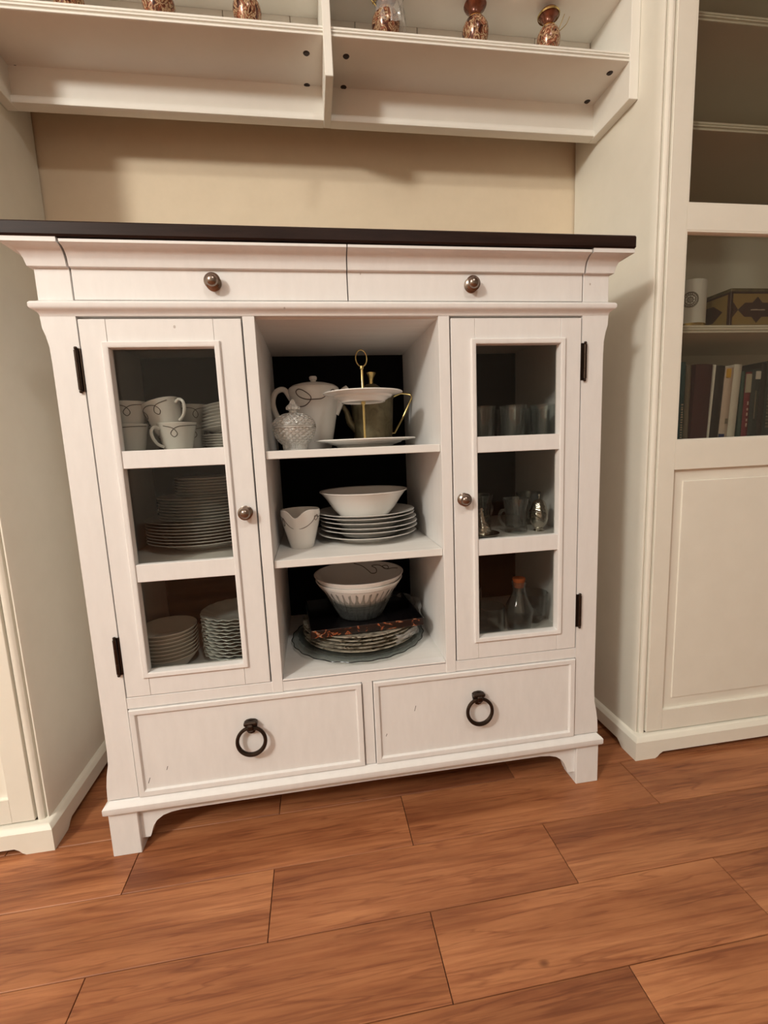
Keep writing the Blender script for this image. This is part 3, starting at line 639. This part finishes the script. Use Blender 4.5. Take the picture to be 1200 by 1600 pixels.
pts = [(sx+0.0118*math.cos(2*PI*i/32), sy+0.004*math.cos(2*PI*i/32), S1+0.1805+0.0165*math.sin(2*PI*i/32)) for i in range(32)]
obj('ring_handle', MB().tube(pts, 0.0012, 8, True), 'gold', t)
# ---- antique gold pot behind the stand
gx, gy = 0.0685, 0.262
t = thing('metal_pot', (gx, gy, S1), 'antique gold metal coffee pot with angular wire handle behind the plate stand', 'coffee pot')
gb = [(0.044, 0.002), (0.0455, 0.006), (0.0475, 0.040), (0.0500, 0.080), (0.0515, 0.112)]
obj('body', MB().lathe([(0, 0), (0.043, 0)] + gb + [(0.0535, 0.1135), (0.0535, 0.117), (0.050, 0.118), (0, 0.118)], 40, gx, gy, S1, disp=lambda a, r, z, k: (r*(1+0.006*math.cos(24*a)), z)), 'antique_gold', t)
l = obj('lid', MB().lathe([(0, 0.1182), (0.0545, 0.1182), (0.0555, 0.1210), (0.046, 0.1265), (0.026, 0.1360), (0.016, 0.1440), (0.012, 0.1470), (0, 0.1475)], 40, gx, gy, S1), 'antique_gold', t)
obj('lid_knob', MB().lathe([(0, 0.147), (0.0060, 0.147), (0.0052, 0.155), (0.0075, 0.163), (0.0125, 0.171), (0.0125, 0.174), (0, 0.175)], 20, gx, gy, S1), 'gold', l)
hp = [(gx+0.050, gy-0.004, S1+0.116), (gx+0.070, gy-0.008, S1+0.1235), (gx+0.0925, gy-0.012, S1+0.120), (gx+0.0960, gy-0.012, S1+0.112), (gx+0.072, gy-0.008, S1+0.064), (gx+0.052, gy-0.004, S1+0.030), (gx+0.046, gy-0.004, S1+0.030)]
obj('handle', MB().tube(hp, 0.0024, 8), 'gold', t)
hp = smoothpts([(gx-0.040, gy-0.004, S1+0.040), (gx-0.056, gy-0.008, S1+0.060), (gx-0.062, gy-0.008, S1+0.082), (gx-0.0735, gy-0.010, S1+0.100)], 6)
obj('spout', MB().tube(hp, [0.010-0.0048*i/(len(hp)-1) for i in range(len(hp))], 12), 'antique_gold', t)

# ---- middle, lower shelf: creamer, bowl, plates
cx, cy = -0.1135, 0.118
t = thing('creamer', (cx, cy, S2), 'white creamer jug with notched spout and grey scroll line', 'jug')
cb = [(0.0245, 0.0015), (0.0275, 0.012), (0.0335, 0.034), (0.0392, 0.056), (0.0415, 0.072), (0.0412, 0.080)]
def lip(a, r, z, k):
    q = max(0, (z-0.045)/0.035)
    d = (a - math.radians(258) + PI) % (2*PI) - PI
    g = math.exp(-(d/0.30)**2)
    side = math.exp(-((abs(d)-0.75)/0.35)**2)
    return (r*(1+q*(0.10*g)), z - q*(0.0125*g) + q*0.002*side)
obj('body', MB().lathe([(0, 0), (0.0235, 0)] + cb + [(0.0400, 0.0815), (0.0386, 0.080), (0.037, 0.056), (0.031, 0.034), (0.0245, 0.010), (0, 0.006)], 56, cx, cy, S2, disp=lip), 'porcelain', t)
def sfc(a, z):
    r, zz = lip(a % (2*PI), interp(cb, z)+0.0003, z, 0); return (cx+math.cos(a)*r, cy+math.sin(a)*r, S2+zz)
obj('scroll_line', scroll_on(sfc, [(150, 0.070), (180, 0.071), (205, 0.066), (216, 0.055), (208, 0.050), (202, 0.058), (210, 0.066), (222, 0.058), (240, 0.048), (262, 0.045), (285, 0.048), (305, 0.056), (318, 0.066), (326, 0.071), (331, 0.066), (324, 0.060), (316, 0.063), (318, 0.069), (335, 0.066), (360, 0.067)], 0.0007), 'scroll_grey', t)
hp = smoothpts([(cx+0.012, cy+0.036, S2+0.064), (cx+0.016, cy+0.056, S2+0.066), (cx+0.016, cy+0.060, S2+0.048), (cx+0.010, cy+0.030, S2+0.026)], 6)
obj('handle', MB().tube(hp, 0.0038, 8), 'porcelain', t)
pp = plate_mesh(0.1100, 0.0190)
qx, qy = 0.0330, 0.166
for i, dz in enumerate((0, 0.0120, 0.0210, 0.0315, 0.0410, 0.0475)):
    place(pp, 'soup_plate', (qx+(0, 0.004, 0.004, 0.002, -0.002, -0.002)[i], qy, S2+dz), f'white plate, {ORD[i]} from the shelf in the stack beneath the serving bowl', 'plate', 'plates under the serving bowl')
bwl = [(0, 0.002), (0.046, 0.002), (0.047, 0.0), (0.052, 0.0), (0.058, 0.004), (0.070, 0.018), (0.083, 0.038), (0.094, 0.052), (0.0985, 0.0555), (0.0985, 0.0572), (0.0940, 0.0560), (0.081, 0.040), (0.068, 0.021), (0.054, 0.0065), (0, 0.0055)]
tag(obj('serving_bowl', MB().lathe(bwl, 56, qx-0.005, qy+0.002, S2+0.0535), 'porcelain'), 'wide white serving bowl standing on the short plate stack', 'bowl')

# ---- middle, case bottom: platter, plates, tray, bowls
ox, oy = 0.000, 0.173
t = thing('glass_platter', (ox, oy, S3), 'large clear glass platter with wavy dark rim under the wrapped plates', 'platter')
wav = lambda a, r, z, k: (r*(1+0.010*(r/0.155)**6*math.sin(24*a)), z)
obj('platter', MB().lathe([(0, 0.0), (0.09, 0.0), (0.105, 0.002), (0.130, 0.0065), (0.1525, 0.0085), (0.1530, 0.0105), (0.130, 0.0095), (0.104, 0.0055), (0.09, 0.0035), (0, 0.0035)], 120, ox, oy, S3, disp=wav), 'clear_glass', t)
pts = [(ox+0.1528*(1+0.010*math.sin(24*a))*math.cos(a), oy+0.1528*(1+0.010*math.sin(24*a))*math.sin(a), S3+0.0100) for a in [2*PI*i/144 for i in range(144)]]
obj('rim_line', MB().tube(pts, 0.0010, 6, True), 'black_lacquer', t)
pg = MB().lathe([(0, 0.0), (0.080, 0.0), (0.085, 0.002), (0.118, 0.008), (0.1420, 0.0110), (0.1425, 0.0130), (0.118, 0.0110), (0.086, 0.0055), (0, 0.0035)], 100, 0.004, oy-0.001, S3+0.0040, disp=lambda a, r, z, k: (r*(1+0.006*(r/0.12)**4*math.sin(40*a)), z))
tag(obj('glass_plate', pg, 'clear_glass'), 'ribbed clear glass plate on the large platter', 'plate')
sv = plate_mesh(0.1330, 0.0130, 'wrapped_plate', mat='silvered_rim')
for i in range(5): place(sv, 'wrapped_plate', (0.007, oy-0.001, S3+0.0090+i*0.0078), f'silver-edged plate, {ORD[i]} from the bottom of the stack under the black tray', 'plate', 'silver-edged plates under the tray', (0, 0, i*0.9))
# plastic film over the stack
film = MB(); rows = []
for k in range(9):
    row = []
    for i in range(61):
        a = math.radians(-62+118*i/60); v = k/8
        edge = math.sin(PI*i/60)**0.5
        r = 0.1370 + 0.0035*math.sin(9*a+k*0.9) + 0.0018*math.sin(23*a-k) + 0.008*v*v*edge
        row.append((0.007+r*math.cos(a), oy+r*math.sin(a), S3+0.026+v*(0.018+0.034*edge*max(0, math.sin(a*0.9+0.85)))+0.0015*math.sin(15*a)))
    rows.append(row)
film.strips(rows, False)
tag(obj('plastic_sheet', film, 'plastic_film'), 'crinkled clear plastic film round the silver-edged plates', 'plastic film')
# black tray with a floral front band
t = thing('tray', (0.008, 0.165, S3+0.0535), 'black lacquer tray with an orange flower band under the nested bowls', 'tray')
Rz = Matrix.Translation((0.008, 0.165, S3+0.0535)) @ Matrix.Rotation(math.radians(4.0), 4, 'Z')
m = MB().box(-0.120, 0.120, -0.098, 0.098, 0.0, 0.004, 0.001)
for a in ((-0.122, -0.119, -0.098, 0.098), (0.119, 0.122, -0.098, 0.098), (-0.122, 0.122, 0.096, 0.099)): m.box(a[0], a[1], a[2], a[3], 0.0, 0.0175, 0.0008)
obj('body', m.xf(Rz), 'black_lacquer', t)
obj('front_band', MB().box(-0.122, 0.122, -0.1015, -0.098, 0.0, 0.0165, 0.0008).xf(Rz), 'floral_band', t)
# nested bowls on the tray
bz = S3+0.0578; nx, ny = 0.0080, 0.165
rib = MB().lathe([(0, 0.0), (0.047, 0.0), (0.050, 0.003), (0.064, 0.030), (0.078, 0.058), (0.0920, 0.0780), (0.0940, 0.0795), (0.0910, 0.0795), (0.075, 0.060), (0.061, 0.032), (0.047, 0.008), (0, 0.007)], 168, nx, ny, bz, disp=lambda a, r, z, k: (r*(1+(0.036*math.cos(36*a) if 2 <= k <= 4 else 0)), z))
tag(obj('glass_bowl', rib, 'ribbed_glass', angle=60), 'ribbed clear glass bowl standing on the black tray', 'bowl')
def deep_bowl(z, r, h): return MB().lathe([(0, 0.002), (r*0.55, 0.002), (r*0.56, 0.0), (r*0.60, 0.0), (r*0.66, h*0.10), (r*0.80, h*0.42), (r*0.92, h*0.76), (r, h-0.001), (r, h), (r*0.97, h), (r*0.89, h*0.76), (r*0.77, h*0.43), (r*0.61, h*0.13), (0, 0.006)], 56, nx, ny, z)
tag(obj('salad_bowl', deep_bowl(bz+0.0370, 0.0995, 0.052), 'porcelain'), 'plain white bowl nested in the ribbed glass bowl', 'bowl')
t = thing('salad_bowl', (nx, ny, bz+0.048), 'white bowl with grey scroll inside, topmost of the nested bowls', 'bowl')
obj('body', deep_bowl(bz+0.0480, 0.1025, 0.053), 'porcelain', t)
ins = [(0.1025*0.61, 0.079*0.13), (0.1025*0.77, 0.079*0.43), (0.1025*0.89, 0.079*0.76), (0.1025*0.97, 0.079)]
ins = [(r, z*0.053/0.079) for r, z in ins]
sfi = lambda a, z: (nx+math.cos(a)*(interp(ins, z)-0.0005), ny+math.sin(a)*(interp(ins, z)-0.0005), bz+0.048+z)
obj('scroll_line', scroll_on(sfi, [(u, z*0.66) for u, z in [(92, 0.074), (80, 0.064), (70, 0.050), (62, 0.040), (54, 0.044), (56, 0.056), (64, 0.064), (52, 0.068), (40, 0.060), (33, 0.064), (38, 0.071), (46, 0.066), (36, 0.060), (24, 0.068), (12, 0.074)]], 0.0010), 'scroll_grey', t)

# ---- right bay: glasses
tg = MB().lathe([(0, 0.0), (0.0235, 0.0), (0.0250, 0.003), (0.0285, 0.072), (0.0290, 0.0735), (0.0278, 0.0735), (0.0238, 0.010), (0, 0.009)], 40).mesh('tumbler'); tg.materials.append(M['clear_glass'])
GG = 'glass tumblers on the upper shelf of the glazed cabinet'
for x, y, lb in ((0.278, 0.085, 'clear tumbler right behind the pane, on the door knob side'), (0.345, 0.080, 'clear tumbler right behind the pane, in the middle of the front three'), (0.418, 0.085, 'clear tumbler right behind the pane, on the hinge side'),
                 (0.300, 0.170, 'clear tumbler of the rear row, on the door knob side'), (0.372, 0.165, 'clear tumbler of the rear row, in the middle'), (0.437, 0.170, 'clear tumbler of the rear row, on the hinge side')):
    place(tg, 'tumbler', (x, y, S1), lb, 'glass', GG)
def mug(x, y, z, rot, label):
    t = thing('glass_mug', (x, y, z), label, 'mug', 'ribbed glass tea mugs')
    prof = [(0, 0.0), (0.0225, 0.0), (0.0245, 0.002), (0.0250, 0.008), (0.0232, 0.018), (0.0235, 0.042), (0.0265, 0.062), (0.0298, 0.0765), (0.0300, 0.0780), (0.0286, 0.0780), (0.0250, 0.062), (0.0215, 0.042), (0.0210, 0.014), (0, 0.011)]
    obj('body', MB().lathe(prof, 84, x, y, z, disp=lambda a, r, zz, k: (r*(1+(0.022*math.cos(14*a) if 4 <= k <= 6 else 0)), zz)), 'clear_glass', t)
    c, s_ = math.cos(rot), math.sin(rot)
    hp = smoothpts([(0.022, 0.050), (0.036, 0.053), (0.043, 0.042), (0.040, 0.029), (0.030, 0.018), (0.022, 0.014)], 6)
    obj('handle', MB().tube([(x+c*p.x, y+s_*p.x, z+p.y) for p in hp], 0.0034, 10), 'clear_glass', t)
    return t
mug(0.366, 0.110, S2, math.radians(190), 'clear ribbed glass mug between the two silver pieces')
mug(0.322, 0.215, S2, math.radians(30), 'clear ribbed glass mug behind the pointed silver lid')
mug(0.442, 0.205, S2, math.radians(60), 'clear ribbed glass mug behind the silver sugar cup')
emb = lambda n, amp: (lambda a, r, z, k: (r + amp*(math.sin(n*a+z*420)*math.sin(z*330+1)), z))
t = thing('sugar_cup', (0.4205, 0.108, S2), 'embossed silver lidded sugar cup beside the glass mug', 'cup', 'embossed silver tea pieces')
dense = lambda P, n=5: [(p.x, p.y) for p in smoothpts([(a, b, 0) for a, b in P], n)]
obj('body', MB().lathe([(0, 0), (0.0115, 0)] + dense([(0.0125, 0.001), (0.0085, 0.005), (0.0135, 0.012), (0.0185, 0.022), (0.0200, 0.034), (0.0195, 0.043)]) + [(0.018, 0.043), (0, 0.04)], 64, 0.4205, 0.108, S2, disp=emb(9, 0.0007)), 'silver', t, angle=60)
l = obj('lid', MB().lathe([(0, 0.0435), (0.0205, 0.0435)] + dense([(0.0210, 0.046), (0.0180, 0.050), (0.0165, 0.056), (0.0150, 0.060), (0.0130, 0.066), (0.0070, 0.071), (0.0025, 0.073)]) + [(0, 0.0735)], 64, 0.4205, 0.108, S2, disp=emb(9, 0.0006)), 'silver', t, angle=60)
obj('finial', MB().lathe([(0, 0.073), (0.0016, 0.0735), (0.0012, 0.079), (0.0026, 0.081), (0.0022, 0.084), (0, 0.0855)], 12, 0.4205, 0.108, S2), 'silver', l)
t = thing('silver_bell', (0.2790, 0.098, S2), 'embossed silver bell-shaped lid with pointed knob on a small saucer', 'lid', 'embossed silver tea pieces')
obj('saucer', MB().lathe([(0, 0), (0.024, 0), (0.038, 0.005), (0.040, 0.007), (0.037, 0.0068), (0.023, 0.003), (0, 0.003)], 48, 0.279, 0.098, S2), 'silver', t)
obj('body', MB().lathe([(0, 0.0032), (0.020, 0.0032)] + dense([(0.0215, 0.005), (0.0225, 0.012), (0.0195, 0.022), (0.0125, 0.032), (0.0075, 0.042), (0.0052, 0.050), (0.0040, 0.056)]) + [(0.0055, 0.058), (0.0050, 0.0625), (0, 0.064)], 64, 0.279, 0.098, S2, disp=emb(8, 0.0008)), 'silver', t, angle=60)
# bottom: tumblers, bottle, glass bowl
place(MB().lathe([(0, 0.0), (0.029, 0.0), (0.031, 0.003), (0.0335, 0.030), (0.0315, 0.066), (0.0322, 0.069), (0.0302, 0.069), (0.0318, 0.030), (0.028, 0.008), (0, 0.007)], 44).mesh('short_glass'), 'short_glass', (0.3030, 0.108, S3), 'short round drinking glass beside the corked bottle', 'glass').data.materials.append(M['clear_glass'])
place(MB().lathe([(0, 0.0), (0.028, 0.0), (0.030, 0.003), (0.032, 0.080), (0.0325, 0.083), (0.0308, 0.083), (0.028, 0.008), (0, 0.007)], 44).mesh('tall_glass'), 'tall_glass', (0.290, 0.220, S3), 'straight glass at the back of the lower glass compartment', 'glass').data.materials.append(M['clear_glass'])
t = thing('corked_bottle', (0.3770, 0.118, S3), 'faceted clear glass bottle with orange cork stopper', 'bottle')
fac = lambda a, r, z, k: (r*(1+(0.05*abs(math.cos(4*a)) - 0.03 if 3 <= k <= 7 else 0)), z)
obj('body', MB().lathe([(0, 0.0), (0.024, 0.0), (0.027, 0.003), (0.029, 0.020), (0.0320, 0.044), (0.0330, 0.052), (0.0260, 0.068), (0.0185, 0.082), (0.0150, 0.096), (0.0145, 0.108), (0.0170, 0.112), (0.0170, 0.117), (0.0145, 0.118), (0.0125, 0.108), (0.013, 0.096), (0.024, 0.066), (0.030, 0.050), (0.025, 0.008), (0, 0.006)], 64, 0.377, 0.118, S3, disp=fac), 'clear_glass', t)
obj('cork', MB().lathe([(0, 0.104), (0.0115, 0.104), (0.0135, 0.118), (0.0150, 0.1235), (0.0140, 0.1265), (0, 0.127)], 20, 0.377, 0.118, S3), 'cork', t)
gbm = MB().lathe([(0, 0.0), (0.018, 0.0), (0.020, 0.003), (0.030, 0.022), (0.0345, 0.050), (0.0355, 0.074), (0.0340, 0.074), (0.0325, 0.050), (0.027, 0.022), (0, 0.008)], 90, disp=lambda a, r, z, k: (r*(1+(0.03*math.cos(15*a) if 3 <= k <= 5 else 0)), z)).mesh('glass_cup'); gbm.materials.append(M['clear_glass'])
place(gbm, 'glass_cup', (0.4330, 0.160, S3), 'fluted clear glass cup beside the faceted bottle', 'glass')

# ------------------------------------------------------------------ things in the bookcase with books
kx, ky, kz = 0.8050, 0.148, 1.006
t = thing('candle_box', (kx, ky, kz), 'white round candle box with grey seal and gold base', 'candle box')
simple('box_white', (0.78, 0.77, 0.74, 1), 0.5); simple('seal_grey', srgb(128, 120, 112), 0.5)
obj('body', MB().lathe([(0, 0.012), (0.0375, 0.012), (0.0378, 0.013), (0.0378, 0.103), (0.0368, 0.106), (0.034, 0.107), (0, 0.107)], 56, kx, ky, kz), 'box_white', t)
obj('base', MB().lathe([(0, 0.0), (0.0370, 0.0), (0.0376, 0.001), (0.0376, 0.0118), (0, 0.0118)], 56, kx, ky, kz), 'gold', t)
ang0 = math.radians(238)
def on_cyl(u, v): a = ang0+u/0.0378; return (kx+math.cos(a)*0.0380, ky+math.sin(a)*0.0380, kz+0.062+v)
seal = MB()
for r in (0.0165, 0.0145, 0.0105, 0.0055): seal.tube([on_cyl(r*math.cos(2*PI*i/40), r*math.sin(2*PI*i/40)) for i in range(40)], 0.0008, 5, True)
for i in range(20):
    a = 2*PI*i/20; seal.tube([on_cyl(0.0105*math.cos(a), 0.0105*math.sin(a)), on_cyl(0.0150*math.cos(a), 0.0150*math.sin(a))], 0.0008, 5)
for i in range(8):
    a = 2*PI*i/8; seal.tube([on_cyl(0.001*math.cos(a), 0.001*math.sin(a)), on_cyl(0.0095*math.cos(a), 0.0095*math.sin(a))], 0.0005, 5)
obj('seal_emblem', seal, 'seal_grey', t)
# gold and maroon box
simple('box_gold', srgb(160, 134, 80), 0.45, 0.25); simple('box_maroon', srgb(58, 26, 22), 0.45); simple('pale_print', srgb(206, 190, 170), 0.6)
bx, by, bz0 = 0.8850, 0.112, 1.006
t = thing('gift_box', (bx+0.12, by+0.08, bz0), 'gold and maroon patterned gift box beside the candle box', 'box')
obj('body', MB().box(bx, bx+0.235, by, by+0.16, bz0, bz0+0.083, 0.001), 'box_maroon', t)
obj('front_field', MB().box(bx+0.006, bx+0.229, by-0.0008, by+0.001, bz0+0.006, bz0+0.074), 'box_gold', t)
obj('lid_edge', MB().box(bx-0.0015, bx+0.2365, by-0.0018, by+0.1615, bz0+0.0785, bz0+0.0855, 0.0006), 'antique_gold', t)
def plaque(x0, x1, zc, h):
    m_ = (x0+x1)/2; q = 0.018
    return [(x0, zc), (x0+q, zc-h), (m_-0.013, zc-h), (m_, zc-h-0.013), (m_+0.013, zc-h), (x1-q, zc-h), (x1, zc), (x1-q, zc+h), (m_+0.013, zc+h), (m_, zc+h+0.013), (m_-0.013, zc+h), (x0+q, zc+h)]
obj('plaque', MB().prism(plaque(bx+0.019, bx+0.119, bz0+0.039, 0.0155), 'y', by-0.0016, by), 'box_maroon', t)
obj('plaque', MB().prism(plaque(bx+0.121, bx+0.221, bz0+0.039, 0.0155), 'y', by-0.0016, by), 'box_maroon', t)
obj('edge_ornament', MB().prism([(bx+0.006, bz0+0.055), (bx+0.019, bz0+0.039), (bx+0.006, bz0+0.023)], 'y', by-0.0016, by), 'box_maroon', t)
pr_ = MB(); xx = bx+0.052
for i in range(11):
    wd = random.uniform(0.0015, 0.0035); pr_.box(xx, xx+wd, by-0.0021, by-0.0014, bz0+0.0375, bz0+0.0375+random.uniform(0.0018, 0.0032)); xx += wd+0.0012
obj('faint_print', pr_, 'pale_print', t, False)
obj('side_field', MB().box(bx-0.0008, bx+0.001, by+0.008, by+0.150, bz0+0.006, bz0+0.074), 'box_gold', t)
obj('side_plaque', MB().prism([(by+0.020, bz0+0.039), (by+0.045, bz0+0.058), (by+0.115, bz0+0.058), (by+0.140, bz0+0.039), (by+0.115, bz0+0.020), (by+0.045, bz0+0.020)], 'x', bx-0.0016, bx), 'box_maroon', t)
# books
BZ = 0.748
bookcols = {'book_cream': (186, 178, 158), 'book_navy': (22, 28, 48), 'book_teal': (30, 88, 98), 'book_grey': (120, 112, 98), 'book_maroon': (66, 20, 30), 'book_black': (24, 20, 22), 'book_white': (214, 208, 198), 'book_blush': (206, 186, 172), 'book_green': (28, 62, 52), 'book_red': (116, 24, 42), 'book_slate': (44, 54, 54), 'page_block': (214, 204, 182), 'book_yellow': (226, 176, 66), 'book_blue': (26, 52, 110)}
for k_, v_ in bookcols.items(): simple(k_, srgb(*v_), 0.55)
def book(x, wd, h, d, mat, label, lean=0.0, y0=0.108, marks=()):
    t = thing('book', (x+0.006+wd/2, y0+d/2, BZ), label, 'book', 'books on the shelf behind the glass door')
    R = Matrix.Translation((x+0.006, 0, BZ)) @ Matrix.Rotation(math.radians(lean), 4, 'Y')
    cv = MB().box(0, 0.0018, y0+0.006, y0+d, 0, h, 0.0005).box(wd-0.0018, wd, y0+0.006, y0+d, 0, h, 0.0005)
    k = 6; pr = [(wd*i/k, y0+0.0035*(1-math.sin(PI*i/k))-0.001) for i in range(k+1)] + [(wd, y0+0.006), (0, y0+0.006)]
    cv.prism(pr, 'z', 0, h); obj('cover', cv.xf(R), mat, t)
    obj('page_block', MB().box(0.002, wd-0.002, y0+0.006, y0+d-0.004, 0.003, h-0.003).xf(R), 'page_block', t, False)
    for (z0, z1, mm, u0, u1) in marks:
        obj('spine_mark', MB().box(wd*u0, wd*u1, y0-0.0022, y0+0.003, z0*h, z1*h).xf(R), mm, t, False)
    return t
def dashes(z0, z1, n, mm='pale_print', u0=0.35, u1=0.62):
    out = []; st = (z1-z0)/n
    for i in range(n): out.append((z0+i*st, z0+i*st+st*random.uniform(0.4, 0.75), mm, u0, u1))
    return out
book(0.7325, 0.0135, 0.112, 0.12, 'book_cream', 'short cream book next to the bookcase end, before the navy one', marks=dashes(0.1, 0.4, 4, 'book_grey'))
book(0.7465, 0.0095, 0.180, 0.15, 'book_navy', 'tall navy book beside the teal one')
book(0.7570, 0.0145, 0.183, 0.15, 'book_teal', 'tall teal book with pale spine lettering', marks=dashes(0.06, 0.50, 14))
book(0.7730, 0.0130, 0.176, 0.14, 'book_grey', 'grey-beige book between the teal and the thick maroon one')
book(0.7900, 0.0430, 0.178, 0.15, 'book_maroon', 'thickest dark maroon book', 2.0, y0=0.106)
book(0.8352, 0.0050, 0.176, 0.14, 'book_white', 'very thin white booklet between two maroon books', 3.0)
book(0.8415, 0.0235, 0.174, 0.15, 'book_black', 'black book just after the thin white booklet', 3.0)
book(0.8668, 0.0215, 0.170, 0.13, 'book_blush', 'blush book with yellow top label and blue foot', 3.0, marks=[(0.86, 0.98, 'book_yellow', 0.1, 0.55), (0.0, 0.10, 'book_blue', 0.0, 0.5), (0.24, 0.31, 'book_grey', 0.45, 0.75)])
book(0.8895, 0.0205, 0.176, 0.13, 'book_white', 'plain white book after the blush one', 3.0)
book(0.9167, 0.0100, 0.160, 0.13, 'book_green', 'thin dark green book beside the red-spined one', 1.0)
book(0.9277, 0.0165, 0.158, 0.13, 'book_red', 'dark red book with cream spine label', 1.0, marks=[(0.70, 0.97, 'book_cream', 0.05, 0.75)] + dashes(0.2, 0.6, 5, 'book_blush', 0.4, 0.55))
book(0.9452, 0.0220, 0.164, 0.14, 'book_slate', 'slate book with small white top label', 1.0, marks=[(0.86, 0.97, 'book_white', 0.3, 0.85), (0.3, 0.7, 'book_grey', 0.4, 0.5)])
book(0.9680, 0.0175, 0.178, 0.15, 'book_black', 'black book between the slate book and the one with text rows', 1.0)
book(0.9863, 0.0330, 0.182, 0.15, 'book_slate', 'wide slate book with rows of small pale text on the spine', 0.0, marks=dashes(0.15, 0.85, 16, 'book_grey', 0.15, 0.8))
book(1.0205, 0.0280, 0.176, 0.15, 'book_navy', 'wide navy book after the slate one with text rows')
book(1.0495, 0.0240, 0.168, 0.14, 'book_green', 'wide green book near the meeting of the two doors')
